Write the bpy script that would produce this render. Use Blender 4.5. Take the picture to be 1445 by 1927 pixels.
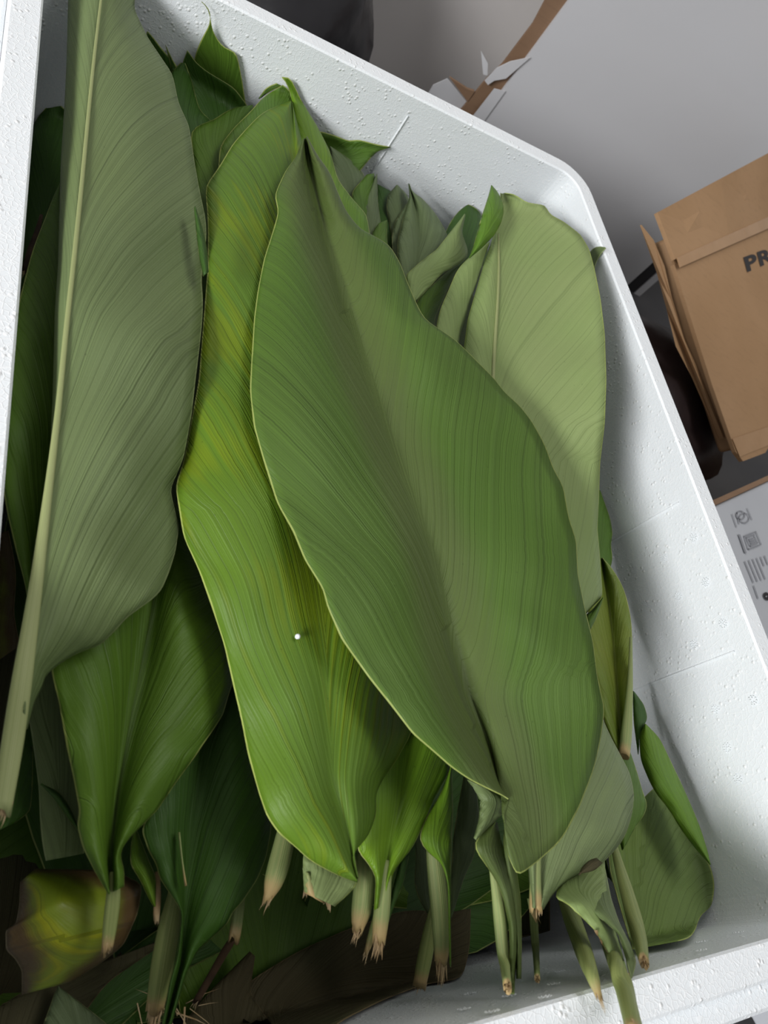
import bpy, bmesh, math, random
import numpy as np
from mathutils import Vector, Matrix, noise

for o in list(bpy.data.objects):
    bpy.data.objects.remove(o)
scene = bpy.context.scene
COL = scene.collection
random.seed(7)

# ------------------------------------------------------------------ camera
# world: metres, z = 0 is the top of the foam box rim, x runs along the box width, y to its far end
FPX, CX, CY = 1457.0, 722.5, 963.5
AX = np.array([0.84034834, 0.12558177, 0.52729868])
AY = np.array([-0.15275437, -0.87849841, 0.45266616])
AZ = np.array([0.52007767, -0.46094443, -0.71906151])
CAM_H = 0.24
cam_d = bpy.data.cameras.new('camera')
cam = bpy.data.objects.new('camera', cam_d)
COL.objects.link(cam)
right = Vector((AX[0], AY[0], AZ[0])); down = Vector((AX[1], AY[1], AZ[1])); fwd = Vector((AX[2], AY[2], AZ[2]))
rot = Matrix((right, -down, -fwd)).transposed()
cam.matrix_world = Matrix.Translation((0, 0, CAM_H)) @ rot.to_4x4()
cam_d.sensor_fit = 'VERTICAL'
cam_d.sensor_height = 36.0
cam_d.lens = FPX / 1927 * 36.0
cam_d.clip_start = 0.01
cam_d.dof.use_dof = True
cam_d.dof.focus_distance = 0.40
cam_d.dof.aperture_fstop = 20.0
scene.camera = cam

# ------------------------------------------------------------------ light
world = bpy.data.worlds.new('world'); scene.world = world
world.use_nodes = True
bg = world.node_tree.nodes['Background']
bg.inputs[0].default_value = (1.0, 1.0, 1.0, 1)
bg.inputs[1].default_value = 0.27

def area(name, loc, target, sx, sy, watts, col=(1, 1, 1)):
    l = bpy.data.lights.new(name, 'AREA'); l.shape = 'RECTANGLE'; l.size = sx; l.size_y = sy
    l.energy = watts; l.color = col
    o = bpy.data.objects.new(name, l); COL.objects.link(o)
    o.location = loc
    o.rotation_euler = (Vector(target) - Vector(loc)).to_track_quat('-Z', 'Y').to_euler()
    return o
area('tube_light', (-1.45, -0.68, 0.60), (0.25, 0.2, 0), 0.9, 0.32, 44, (1.0, 1.0, 1.0))  # key lamp set well below ceiling height so leaves shade the right wall
area('tube_light', (0.65, 0.35, 2.1), (0.3, 0.25, 0), 1.3, 0.6, 16, (1.0, 0.99, 0.97))  # ceiling lamp overhead

vs = scene.view_settings
vs.view_transform = 'Standard'; vs.look = 'None'; vs.gamma = 1.0; vs.use_curve_mapping = False
vs.exposure = -0.07

# ------------------------------------------------------------------ helpers
def tag(o, label=None, cat=None, group=None, kind=None):
    if label: o['label'] = label
    if cat: o['category'] = cat
    if group: o['group'] = group
    if kind: o['kind'] = kind
    return o

def empty(name, loc=(0, 0, 0)):
    o = bpy.data.objects.new(name, None); COL.objects.link(o)
    o.location = loc; o.empty_display_size = 0.01
    return o

def mesh_obj(name, verts, faces, mat=None, parent=None, smooth=True):
    me = bpy.data.meshes.new(name)
    me.from_pydata([tuple(map(float, v)) for v in verts], [], faces)
    me.update()
    if smooth:
        me.polygons.foreach_set('use_smooth', [True] * len(me.polygons))
    o = bpy.data.objects.new(name, me); COL.objects.link(o)
    if mat: me.materials.append(mat)
    if parent:
        o.parent = parent
        o.matrix_parent_inverse = Matrix.Translation(-parent.location)
        if parent.type != 'EMPTY':
            o.matrix_parent_inverse = Matrix()
    return o

def ray(u, v):
    d = np.array([u - CX, v - CY, FPX])
    return np.array([d @ AX, d @ AY, d @ AZ])

IN_X0, IN_X1, IN_Y0, IN_Y1 = 0.028, 0.4175, -0.036, 0.4885      # inside of the box at the rim

def P(u, v, z, clr=0.0):
    """a point of the heap: where the line of sight meets height z, kept inside the box walls"""
    r = ray(u, v)
    t = (z - CAM_H) / r[2]
    lift = 0.003 + max(0.0, 0.1 + z) * 0.03 + clr
    ym, xm, yn = IN_Y1 - lift, IN_X1 - lift, IN_Y0 + lift
    if r[1] * t > ym: t = ym / r[1]
    if r[0] * t > xm: t = min(t, xm / r[0])
    if r[1] * t < yn:
        t2 = yn / r[1]
        if CAM_H + r[2] * t2 <= 0.004: t = min(t, t2)
        else: t = min(t, (0.005 + clr - CAM_H) / r[2])
    return np.array([0, 0, CAM_H]) + r * t

def pxscale(p):
    d = p - np.array([0, 0, CAM_H])
    return float(d @ np.array([AX[2], AY[2], AZ[2]])) / FPX      # metres per pixel at that point

def resample(pts, n, smooth=2):
    pts = np.array(pts, float)
    seg = np.linalg.norm(np.diff(pts, axis=0), axis=1)
    acc = np.concatenate([[0], np.cumsum(seg)])
    tt = np.linspace(0, acc[-1], n)
    out = np.stack([np.interp(tt, acc, pts[:, k]) for k in range(pts.shape[1])], axis=1)
    for _ in range(smooth):
        out[1:-1] = 0.25 * out[:-2] + 0.5 * out[1:-1] + 0.25 * out[2:]
    return out

def zmap(z):
    # the top layers bulge up towards the rim
    t = np.clip((np.asarray(z) + 0.08) / 0.06, 0, 1)
    return np.asarray(z) + 0.016 * t

def zinterp(z, n, raw=False):
    z = zmap(np.array([z] if isinstance(z, (int, float)) else z, float)) if not raw else z
    if not raw and len(z) == 1: z = float(z[0])
    elif not raw: z = list(z)
    if isinstance(z, (int, float)): return np.full(n, float(z))
    out = np.interp(np.linspace(0, 1, n), np.linspace(0, 1, len(z)), z)
    for _ in range(6): out[1:-1] = 0.25 * out[:-2] + 0.5 * out[1:-1] + 0.25 * out[2:]
    return out

# ------------------------------------------------------------------ materials
class NT:
    def __init__(s, name):
        s.m = bpy.data.materials.new(name); s.m.use_nodes = True
        s.t = s.m.node_tree; s.t.nodes.clear()
        s.out = s.n('ShaderNodeOutputMaterial'); s.b = s.n('ShaderNodeBsdfPrincipled')
        s.l(s.b.outputs[0], s.out.inputs[0])
    def n(s, typ, **kw):
        nd = s.t.nodes.new(typ)
        for k, v in kw.items(): setattr(nd, k, v)
        return nd
    def l(s, a, b): s.t.links.new(a, b)
    def put(s, sock, v):
        if hasattr(v, 'is_linked') or hasattr(v, 'links'): s.l(v, sock)
        else: sock.default_value = v
    def math(s, op, a, b=None, c=None, clamp=False):
        nd = s.n('ShaderNodeMath', operation=op, use_clamp=clamp)
        s.put(nd.inputs[0], a)
        if b is not None: s.put(nd.inputs[1], b)
        if c is not None: s.put(nd.inputs[2], c)
        return nd.outputs[0]
    def mix(s, f, a, b, mode='MIX'):
        nd = s.n('ShaderNodeMix', data_type='RGBA', blend_type=mode)
        s.put(nd.inputs[0], f)
        for k, v in ((6, a), (7, b)):
            if isinstance(v, tuple): nd.inputs[k].default_value = (*v[:3], 1)
            else: s.l(v, nd.inputs[k])
        return nd.outputs[2]
    def step(s, v, lo, hi):
        nd = s.n('ShaderNodeMapRange', interpolation_type='SMOOTHSTEP')
        s.put(nd.inputs[0], v); nd.inputs[1].default_value = lo; nd.inputs[2].default_value = hi
        return nd.outputs[0]
    def noise1(s, w, scale, detail=2.0):
        nd = s.n('ShaderNodeTexNoise', noise_dimensions='1D')
        s.put(nd.inputs['W'], w); nd.inputs['Scale'].default_value = scale; nd.inputs['Detail'].default_value = detail
        return nd.outputs[0]
    def noise3(s, vec, scale, detail=3.0, rough=0.5):
        nd = s.n('ShaderNodeTexNoise')
        if vec is not None: s.l(vec, nd.inputs['Vector'])
        nd.inputs['Scale'].default_value = scale; nd.inputs['Detail'].default_value = detail
        nd.inputs['Roughness'].default_value = rough
        return nd.outputs[0]
    def bump(s, h, strength, dist):
        nd = s.n('ShaderNodeBump'); nd.inputs['Strength'].default_value = strength
        nd.inputs['Distance'].default_value = dist; s.l(h, nd.inputs['Height'])
        s.l(nd.outputs[0], s.b.inputs['Normal']); return nd
    def uv(s, name):
        nd = s.n('ShaderNodeUVMap', uv_map=name)
        sp = s.n('ShaderNodeSeparateXYZ'); s.l(nd.outputs[0], sp.inputs[0])
        return sp.outputs[0], sp.outputs[1]
    def geo(s):
        return s.n('ShaderNodeTexCoord').outputs['Object']

def leaf_mat(name, a, b, patch=0.5, dark=0.55, mid=None, midw=0.004, rim=(0.42, 0.45, 0.2), rough=0.42,
             spec=0.4, brown=None, stripes=0.35, bumpd=0.0012, seed=0.0, tipc=None, trans=0.12, yellow=None):
    """turmeric leaf skin: side veins leave the midrib steeply and bend outwards"""
    k = NT(name)
    x, y = k.uv('vein')            # metres across / along
    d, t = k.uv('rim')             # metres to the margin / share of the length
    ax = k.math('ABSOLUTE', x)
    lg = k.math('LOGARITHM', k.math('ADD', k.math('DIVIDE', ax, 0.004), 1.0), math.e)
    g = k.math('ADD', k.math('MULTIPLY', lg, 0.036), k.math('MULTIPLY', ax, 1.15))
    wob = k.noise3(k.geo(), 14.0, 2.0)
    sv = k.math('ADD', k.math('SUBTRACT', y, g), k.math('MULTIPLY', wob, 0.007))
    sv = k.math('ADD', sv, k.math('MULTIPLY', k.math('SIGN', x), 3.7 + seed))
    coarse = k.noise1(sv, 95.0, 1.0)
    fine = k.noise1(sv, 620.0, 2.0)
    ridge = k.math('ABSOLUTE', k.math('SUBTRACT', k.noise1(k.math('ADD', sv, 11.0), 46.0, 0.0), 0.5))
    line = k.math('SUBTRACT', 1.0, k.step(ridge, 0.0, 0.016))
    big = k.noise3(k.geo(), 9.0, 3.0)
    col = k.mix(k.step(big, patch - 0.16, patch + 0.16), a, b)
    if yellow:
        yn = k.noise3(k.geo(), 13.0, 2.0)
        yn = k.math('ADD', yn, k.math('MULTIPLY', k.math('SUBTRACT', coarse, 0.5), 0.5))
        col = k.mix(k.math('MULTIPLY', k.step(yn, 0.5, 0.66), 0.8), col, yellow)
    dk = tuple(c * dark for c in a)
    f = k.math('MULTIPLY', k.step(coarse, 0.42, 0.68), stripes * 0.6)
    col = k.mix(f, col, dk)
    col = k.mix(k.math('MULTIPLY', k.step(fine, 0.35, 0.75), stripes * 0.6), col, dk)
    col = k.mix(k.math('MULTIPLY', line, 0.45), col, dk)
    if mid:
        mf = k.math('SUBTRACT', 1.0, k.step(ax, midw * 0.35, midw))
        col = k.mix(k.math('MULTIPLY', mf, 0.6), col, mid)
    if tipc:
        col = k.mix(k.math('MULTIPLY', k.step(t, 0.35, 1.0), 0.7), col, tipc)
    if brown:
        bn = k.math('ADD', d, k.math('MULTIPLY', k.math('SUBTRACT', k.noise3(k.geo(), 38.0, 4.0), 0.5), brown[1]))
        col = k.mix(k.math('SUBTRACT', 1.0, k.step(bn, brown[0] * 0.3, brown[0])), col, brown[2])
    rimw = k.math('ADD', 0.00022, k.math('MULTIPLY', k.noise3(k.geo(), 60.0, 1.0), 0.0007))
    rf = k.math('LESS_THAN', d, rimw)
    col = k.mix(k.math('MULTIPLY', rf, 0.85), col, rim)
    # tiny specks
    sp = k.n('ShaderNodeTexVoronoi'); k.l(k.geo(), sp.inputs['Vector']); sp.inputs['Scale'].default_value = 130.0
    spk = k.math('LESS_THAN', sp.outputs['Distance'], 0.055)
    col = k.mix(k.math('MULTIPLY', spk, 0.35), col, tuple(c * 0.3 for c in a))
    k.l(col, k.b.inputs['Base Color'])
    rr = k.math('ADD', rough, k.math('MULTIPLY', k.math('SUBTRACT', fine, 0.5), 0.3))
    k.l(rr, k.b.inputs['Roughness'])
    k.b.inputs['Specular IOR Level'].default_value = spec
    h = k.math('ADD', k.math('MULTIPLY', coarse, 1.0), k.math('ADD', k.math('MULTIPLY', fine, 0.45), k.math('MULTIPLY', k.noise3(k.geo(), 900.0, 2.0), 0.12)))
    h = k.math('SUBTRACT', h, k.math('MULTIPLY', line, 0.25))
    k.bump(h, 0.6, bumpd)
    if trans:
        tr = k.n('ShaderNodeBsdfTranslucent'); k.l(col, tr.inputs[0])
        ms = k.n('ShaderNodeMixShader'); ms.inputs[0].default_value = trans
        k.l(k.b.outputs[0], ms.inputs[1]); k.l(tr.outputs[0], ms.inputs[2]); k.l(ms.outputs[0], k.out.inputs[0])
    return k.m

def stalk_mat(name, a, b, tan=(0.38, 0.27, 0.12), tanlen=0.006):
    k = NT(name)
    x, y = k.uv('vein')            # around / metres from the cut end
    st = k.noise1(k.math('MULTIPLY', x, 1.0), 26.0, 3.0)
    col = k.mix(k.step(st, 0.35, 0.65), a, b)
    big = k.noise3(k.geo(), 40.0, 3.0)
    yy = k.math('ADD', y, k.math('MULTIPLY', k.math('SUBTRACT', big, 0.5), tanlen * 1.4))
    yy = k.math('ADD', yy, k.math('MULTIPLY', k.math('SUBTRACT', k.noise1(x, 60.0, 1.0), 0.5), tanlen * 0.8))
    col = k.mix(k.math('SUBTRACT', 1.0, k.step(yy, tanlen * 0.2, tanlen)), col, tan)
    k.l(col, k.b.inputs['Base Color'])
    k.b.inputs['Roughness'].default_value = 0.5
    k.b.inputs['Specular IOR Level'].default_value = 0.35
    k.bump(k.noise1(x, 60.0, 2.0), 0.35, 0.0006)
    return k.m

def plain_mat(name, col, rough=0.6, nscale=None, ncol=None, bumpd=None, bscale=80.0, spec=0.4):
    k = NT(name)
    if nscale:
        c = k.mix(k.step(k.noise3(k.geo(), nscale, 4.0), 0.35, 0.7), col, ncol)
        k.l(c, k.b.inputs['Base Color'])
    else:
        k.b.inputs['Base Color'].default_value = (*col, 1)
    k.b.inputs['Roughness'].default_value = rough
    k.b.inputs['Specular IOR Level'].default_value = spec
    if bumpd: k.bump(k.noise3(k.geo(), bscale, 4.0), 0.5, bumpd)
    return k.m

def foam_mat(name):
    k = NT(name)
    vo = k.n('ShaderNodeTexVoronoi', feature='DISTANCE_TO_EDGE'); k.l(k.geo(), vo.inputs['Vector'])
    vo.inputs['Scale'].default_value = 380.0
    ed = k.step(vo.outputs['Distance'], 0.0, 0.10)
    sp = k.n('ShaderNodeTexVoronoi'); k.l(k.geo(), sp.inputs['Vector']); sp.inputs['Scale'].default_value = 270.0
    dot = k.math('SUBTRACT', 1.0, k.step(sp.outputs['Distance'], 0.06, 0.34))
    amount = k.step(k.noise3(k.geo(), 60.0, 3.0), 0.40, 0.62)
    dot = k.math('MULTIPLY', dot, amount)
    col = k.mix(k.math('MULTIPLY', k.math('SUBTRACT', 1.0, ed), 0.5), (0.85, 0.89, 0.92), (0.96, 0.97, 0.98))
    col = k.mix(k.math('MULTIPLY', dot, 0.8), col, (0.97, 0.98, 0.98))
    k.l(col, k.b.inputs['Base Color'])
    k.b.inputs['Roughness'].default_value = 0.38
    k.b.inputs['Specular IOR Level'].default_value = 0.4
    h = k.math('ADD', k.math('MULTIPLY', ed, -0.10), k.math('MULTIPLY', dot, 0.6))
    h = k.math('ADD', h, k.math('MULTIPLY', k.noise3(k.geo(), 420.0, 2.0), 0.16))
    k.bump(h, 0.55, 0.0014)
    return k.m

def card_mat(name, a, b, rough=0.7):
    k = NT(name)
    n1 = k.noise3(k.geo(), 7.0, 4.0)
    mp = k.n('ShaderNodeMapping'); k.l(k.geo(), mp.inputs[0]); mp.inputs[3].default_value = (4, 90, 90)
    n2 = k.noise3(mp.outputs[0], 3.0, 3.0)
    col = k.mix(k.step(n1, 0.35, 0.7), a, b)
    col = k.mix(k.math('MULTIPLY', k.step(n2, 0.5, 0.75), 0.18), col, tuple(c * 0.6 for c in a))
    k.l(col, k.b.inputs['Base Color'])
    k.b.inputs['Roughness'].default_value = rough
    k.bump(n2, 0.2, 0.0006)
    return k.m

UNDER = leaf_mat('leaf_underside', (0.165, 0.225, 0.088), (0.155, 0.210, 0.076), dark=0.6, stripes=0.16, rough=0.5, spec=0.35, seed=0.3,
                 rim=(0.30, 0.36, 0.16), bumpd=0.0008)
UNDER2 = leaf_mat('leaf_underside_warm', (0.245, 0.335, 0.115), (0.265, 0.335, 0.130), dark=0.62, stripes=0.16, rough=0.55, spec=0.3, seed=1.3,
                  rim=(0.36, 0.44, 0.12), bumpd=0.0007)
UNDER3 = leaf_mat('leaf_underside_grey', (0.155, 0.215, 0.090), (0.135, 0.180, 0.085), dark=0.6, stripes=0.25, rough=0.55, spec=0.3, seed=2.2,
                  rim=(0.34, 0.38, 0.16))
TOP = leaf_mat('leaf_top_green', (0.090, 0.165, 0.025), (0.076, 0.152, 0.017), dark=0.58, mid=(0.095, 0.115, 0.040), midw=0.030,
               stripes=0.40, bumpd=0.0008, rough=0.52, spec=0.30, seed=0.9, rim=(0.36, 0.42, 0.12))
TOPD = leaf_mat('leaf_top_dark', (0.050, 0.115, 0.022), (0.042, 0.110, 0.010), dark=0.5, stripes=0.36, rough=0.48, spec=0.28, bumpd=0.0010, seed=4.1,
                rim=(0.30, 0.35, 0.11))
TOPM = leaf_mat('leaf_top_mid', (0.100, 0.195, 0.016), (0.085, 0.175, 0.022), dark=0.55, stripes=0.36, rough=0.48, spec=0.30, bumpd=0.0010, seed=5.5,
                rim=(0.38, 0.44, 0.12))
YEL = leaf_mat('leaf_top_yellowish', (0.112, 0.210, 0.013), (0.100, 0.192, 0.018), dark=0.55, stripes=0.42, rough=0.50, spec=0.30, seed=6.2,
               yellow=(0.19, 0.265, 0.006), rim=(0.45, 0.52, 0.14), bumpd=0.0010)
YELG = leaf_mat('leaf_top_lime', (0.12, 0.255, 0.020), (0.16, 0.29, 0.012), dark=0.55, stripes=0.38, rough=0.47, spec=0.30, seed=7.7,
                rim=(0.42, 0.48, 0.15))
YELO = leaf_mat('leaf_olive_yellow', (0.22, 0.27, 0.022), (0.14, 0.22, 0.03), dark=0.6, stripes=0.3, rough=0.42, spec=0.3, seed=7.1,
                rim=(0.42, 0.44, 0.15))
UNDY = leaf_mat('leaf_underside_lime', (0.165, 0.24, 0.075), (0.16, 0.25, 0.04), dark=0.6, stripes=0.22, rough=0.5, spec=0.3, seed=7.4,
                rim=(0.36, 0.42, 0.12))
ROT = leaf_mat('leaf_rotting_yellow', (0.24, 0.30, 0.012), (0.19, 0.27, 0.018), dark=0.6, stripes=0.25, rough=0.4, spec=0.4, seed=8.8,
               bumpd=0.0004, brown=(0.016, 0.026, (0.11, 0.068, 0.026)), rim=(0.28, 0.22, 0.12), yellow=(0.40, 0.40, 0.006))
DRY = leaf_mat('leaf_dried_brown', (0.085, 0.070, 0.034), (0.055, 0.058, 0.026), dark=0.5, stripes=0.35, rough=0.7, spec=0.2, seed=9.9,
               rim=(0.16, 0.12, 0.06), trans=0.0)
SPOT = leaf_mat('leaf_underside_spotted', (0.21, 0.275, 0.115), (0.195, 0.26, 0.10), dark=0.62, stripes=0.2, rough=0.55, spec=0.35, seed=3.3,
                rim=(0.34, 0.38, 0.18))
STALK = stalk_mat('stalk_green', (0.20, 0.25, 0.075), (0.26, 0.30, 0.10))
STALKP = stalk_mat('stalk_pale', (0.30, 0.34, 0.13), (0.22, 0.29, 0.10), tan=(0.44, 0.32, 0.14), tanlen=0.0075)
STALKD = stalk_mat('stalk_deep', (0.12, 0.17, 0.045), (0.17, 0.21, 0.07))
MIDRIB = stalk_mat('midrib_pale', (0.27, 0.31, 0.125), (0.31, 0.345, 0.15), tanlen=0.0001)
FIBRE = plain_mat('torn_fibre', (0.50, 0.38, 0.22), 0.8, 120.0, (0.34, 0.22, 0.10))
TWIG = plain_mat('dried_stem_skin', (0.085, 0.048, 0.025), 0.8, 90.0, (0.035, 0.02, 0.012), 0.001, 200.0)
FOAM = foam_mat('white_foam')

# ------------------------------------------------------------------ leaf builders
def uvs(o, name, data):
    me = o.data
    lay = me.uv_layers.new(name=name)
    idx = np.empty(len(me.loops), dtype=np.int32); me.loops.foreach_get('vertex_index', idx)
    lay.data.foreach_set('uv', np.asarray(data, dtype=np.float32)[idx].ravel())

RIB = {}
def blade(parent, L, R, z, mat, M=None, name='blade', n=44, m=9, zl=0.0, zr=0.0, trough=0.0, arch=0.003,
          wav=0.0016, eL=True, eR=True, axis=None, sm=2, tpow=2, seed=None, thick=0.00045, edgewave=0.0012, curlL=0.0, curlR=0.0):
    """one leaf skin between its two margins L and R (base to tip), with the midrib M as a crease"""
    seed = random.random() * 50 if seed is None else seed
    Lp, Rp = resample(L, n, sm), resample(R, n, sm)
    crease = M is not None
    Mp = resample(M, n, 4) if crease else (Lp + Rp) / 2
    zz = zinterp(z, n); zL = zinterp(zl, n, True); zR = zinterp(zr, n, True)
    cols = 2 * m + 1
    pos = np.zeros((n, cols, 3)); 
    for i in range(n):
        t = i / (n - 1)
        for j in range(cols):
            s = (j - m) / m
            a = abs(s)
            e, ze, cu = (Lp[i], zL[i], curlL) if s < 0 else (Rp[i], zR[i], curlR)
            uv = Mp[i] * (1 - a) + e * a
            q = zz[i] + ze * a * a + arch * math.sin(math.pi * a) * (1 if crease else 0) - trough * (1 - a) ** tpow
            if not crease: q += arch * (1 - s * s)
            q += cu * max(0, a - 0.7) ** 2 / 0.09
            ed = math.sin(math.pi * min(1, max(0, t))) ** 0.5 if 0 < t < 1 else 0
            q += wav * noise.noise(Vector((uv[0] * 0.006 + seed, uv[1] * 0.006, seed * 1.7))) * 2
            q += edgewave * a * a * ed * noise.noise(Vector((t * 14 + seed, s * 2, 3.1))) * 2
            pos[i, j] = P(uv[0], uv[1], q)
    V = pos.reshape(-1, 3)
    F = []
    for i in range(n - 1):
        for j in range(cols - 1):
            k = i * cols + j
            F.append((k, k + 1, k + cols + 1, k + cols))
    o = mesh_obj(name, V, F, mat, parent)
    # vein coordinates: nearest point of the midrib
    if axis is not None:
        zc = float(np.mean(zz)); Q = np.array([P(u, v, zc) for u, v in resample(axis, 60, 2)])
    else:
        Q = pos[:, m]
        if not crease and len(Q) > 1: pass
    A, B = Q[:-1], Q[1:]
    ab = B - A; ll = np.maximum((ab ** 2).sum(1), 1e-12)
    acc = np.concatenate([[0], np.cumsum(np.sqrt(ll))])
    ap = V[:, None, :] - A[None]
    tt = np.clip((ap * ab[None]).sum(2) / ll[None], 0, 1)
    cl = A[None] + ab[None] * tt[..., None]
    dd = np.linalg.norm(V[:, None, :] - cl, axis=2)
    kk = dd.argmin(1)
    rng = np.arange(len(V))
    across = dd[rng, kk]; along = acc[kk] + np.sqrt(ll)[kk] * tt[rng, kk]
    if axis is None:
        sgn = np.tile(np.sign(np.arange(cols) - m), n)
    else:
        dirx = ab[kk]; w = V - cl[rng, kk]
        sgn = np.sign(dirx[:, 0] * w[:, 1] - dirx[:, 1] * w[:, 0])
    uvs(o, 'vein', np.stack([across * sgn, along], 1))
    dist = np.full((n, cols), 1.0)
    for i in range(n):
        for j in range(cols):
            if j <= m and eL: dist[i, j] = np.linalg.norm(pos[i, j] - pos[i, 0])
            if j >= m and eR: dist[i, j] = min(dist[i, j], np.linalg.norm(pos[i, j] - pos[i, -1]))
    uvs(o, 'rim', np.stack([dist.ravel(), np.repeat(np.linspace(0, 1, n), cols)], 1))
    md = o.modifiers.new('thickness', 'SOLIDIFY'); md.thickness = thick; md.offset = -1.0
    RIB[o.name] = (Mp, pos[:, m])
    return o

def stalk(parent, pts, z, mat, name='stalk', groove=0.0, flat=0.8, n=26, jag=0.004, fray=14, fraylen=0.012, ring=14, lift=0.0, follow=None):
    """a cut leaf stalk; pts = (u, v, width in px) from the cut end upwards; groove > 0 shows the open channel"""
    p = resample(pts, n, 3); zz = zinterp(z, n)
    c = np.array([P(p[i, 0], p[i, 1], zz[i] + lift, clr=0.002) for i in range(n)])
    if follow is not None:          # ride on a blade's own midrib
        Mp, Mq = follow
        for i in range(n):
            k = int(np.argmin(np.linalg.norm(Mp - p[i, :2], axis=1)))
            if 0 < k < len(Mp) - 1: c[i] = P(p[i, 0], p[i, 1], Mq[k][2] + lift)
    for _ in range(10): c[1:-1] = 0.25 * c[:-2] + 0.5 * c[1:-1] + 0.25 * c[2:]
    r = np.array([p[i, 2] * 0.5 * pxscale(c[i]) for i in range(n)])
    tan = np.gradient(c, axis=0); tan /= np.linalg.norm(tan, axis=1)[:, None]
    V, F, U = [], [], []
    acc = np.concatenate([[0], np.cumsum(np.linalg.norm(np.diff(c, axis=0), axis=1))])
    for i in range(n):
        view = np.array([0, 0, CAM_H]) - c[i]; view /= np.linalg.norm(view)
        upv = 0.6 * np.array([0, 0, 1.0]) + 0.4 * np.array([-0.3, -0.3, 0.9])
        side = np.cross(tan[i], upv); side /= np.linalg.norm(side)
        up = np.cross(side, tan[i])
        for k in range(ring):
            th = 2 * math.pi * k / ring
            rr = 1.0
            if groove: 
                dth = abs((th - math.pi / 2 + math.pi) % (2 * math.pi) - math.pi)
                rr = 1 - groove * math.exp(-(dth / 0.5) ** 2)
            q = c[i] + side * (r[i] * math.cos(th) * rr) + up * (r[i] * flat * math.sin(th) * rr)
            if i == 0 and jag: q = q + tan[i] * (random.random() - 0.7) * jag
            V.append(q); U.append((abs(k - ring / 2) / ring + 0.03 * i / n, acc[i]))
    for i in range(n - 1):
        for k in range(ring):
            a, b = i * ring + k, i * ring + (k + 1) % ring
            F.append((a, a + ring, b + ring, b))
    V.append(c[0] + tan[0] * 0.003); U.append((0.2, 0)); ci = len(V) - 1
    for k in range(ring): F.append((ci, k, (k + 1) % ring))
    V.append(c[-1]); U.append((0.2, acc[-1])); ci = len(V) - 1
    for k in range(ring): F.append((ci, (n - 1) * ring + (k + 1) % ring, (n - 1) * ring + k))
    o = mesh_obj(name, V, F, mat, parent)
    uvs(o, 'vein', U)
    if fray:
        view = np.array([0, 0, CAM_H]) - c[0]
        side = np.cross(tan[0], [0, 0, 1.0]); side /= np.linalg.norm(side); up = np.cross(side, tan[0])
        fv, ff = [], []
        for _ in range(int(fray * 1.8)):
            a = random.uniform(-0.9, 0.9); h = random.uniform(-0.3, 0.7) * flat
            s0 = c[0] + tan[0] * random.uniform(0.0, 0.004) + side * r[0] * a + up * r[0] * h
            ln = fraylen * random.uniform(0.2, 0.8) * (1 - 0.4 * abs(a))
            dr = -tan[0] + side * random.uniform(-0.10, 0.10) - side * a * 0.15 + up * random.uniform(-0.10, 0.12)
            strand(fv, ff, s0, dr / np.linalg.norm(dr), ln, r[0] * random.uniform(0.07, 0.16))
        mesh_obj('frayed_end', fv, ff, FIBRE, o, smooth=False)
    return o

def strand(fv, ff, s0, dr, ln, w):
    sd = np.cross(dr, [0.2, 0.1, 1.0]); sd /= np.linalg.norm(sd); up = np.cross(sd, dr)
    b = len(fv)
    bend = sd * random.uniform(-0.2, 0.2) * ln
    for t, k in ((0, 1.0), (0.55, 0.7)):
        for q in range(3):
            th = q * 2.1
            fv.append(s0 + dr * ln * t + bend * t * t + (sd * math.cos(th) + up * math.sin(th)) * w * k)
    fv.append(s0 + dr * ln + bend)
    for q in range(3):
        q2 = (q + 1) % 3
        ff.append((b + q, b + q2, b + 3 + q2, b + 3 + q)); ff.append((b + 3 + q, b + 3 + q2, b + 6))
    ff.append((b + 2, b + 1, b))

def fray_edge(parent, pts, dr, z, n=18, ln=14, name='frayed_end', w=0.0006):
    """torn fibres along a broken edge; pts and direction in px, ln = longest in px"""
    p = resample(pts, 40, 0)
    fv, ff = [], []
    for _ in range(n):
        u, v = p[random.randrange(40)]
        a = P(u, v, z); k = random.uniform(0.4, 1.0) * ln
        b = P(u + dr[0] * k + random.uniform(-3, 3), v + dr[1] * k, z - 0.001)
        d = b - a; l = np.linalg.norm(d)
        strand(fv, ff, a - d * 0.3, d / l, l * 1.3, w * random.uniform(0.6, 1.3))
    return mesh_obj(name, fv, ff, FIBRE, parent, smooth=False)

def leaf(label, at, z, group=None, name='turmeric_leaf'):
    o = empty(name, tuple(P(at[0], at[1], z)))
    return tag(o, label, 'leaf', group)

# ------------------------------------------------------------------ foam box
FLOOR_Z = -0.30
def rrect(x0, x1, y0, y1, r, z, seg=7):
    out = []
    for cx, cy, a0 in ((x1 - r, y1 - r, 0), (x0 + r, y1 - r, 90), (x0 + r, y0 + r, 180), (x1 - r, y0 + r, 270)):
        for k in range(seg + 1):
            a = math.radians(a0 + 90 * k / seg)
            out.append((cx + r * math.cos(a), cy + r * math.sin(a), z))
    return out

def loops_mesh(name, loops, mat, parent, cap=None, close=False, smooth=True):
    V = [p for l in loops for p in l]; n = len(loops[0]); F = []
    m = len(loops)
    for i in range(m if close else m - 1):
        i2 = (i + 1) % m
        for k in range(n):
            a, b = i * n + k, i * n + (k + 1) % n
            c, d = i2 * n + (k + 1) % n, i2 * n + k
            F.append((a, b, c, d))
    for c in (cap or []): F.append(tuple(range(c * n, c * n + n)))
    o = mesh_obj(name, V, F, mat, parent, smooth=False)
    bm = bmesh.new(); bm.from_mesh(o.data); bmesh.ops.recalc_face_normals(bm, faces=bm.faces); bm.to_mesh(o.data); bm.free()
    return o

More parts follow.
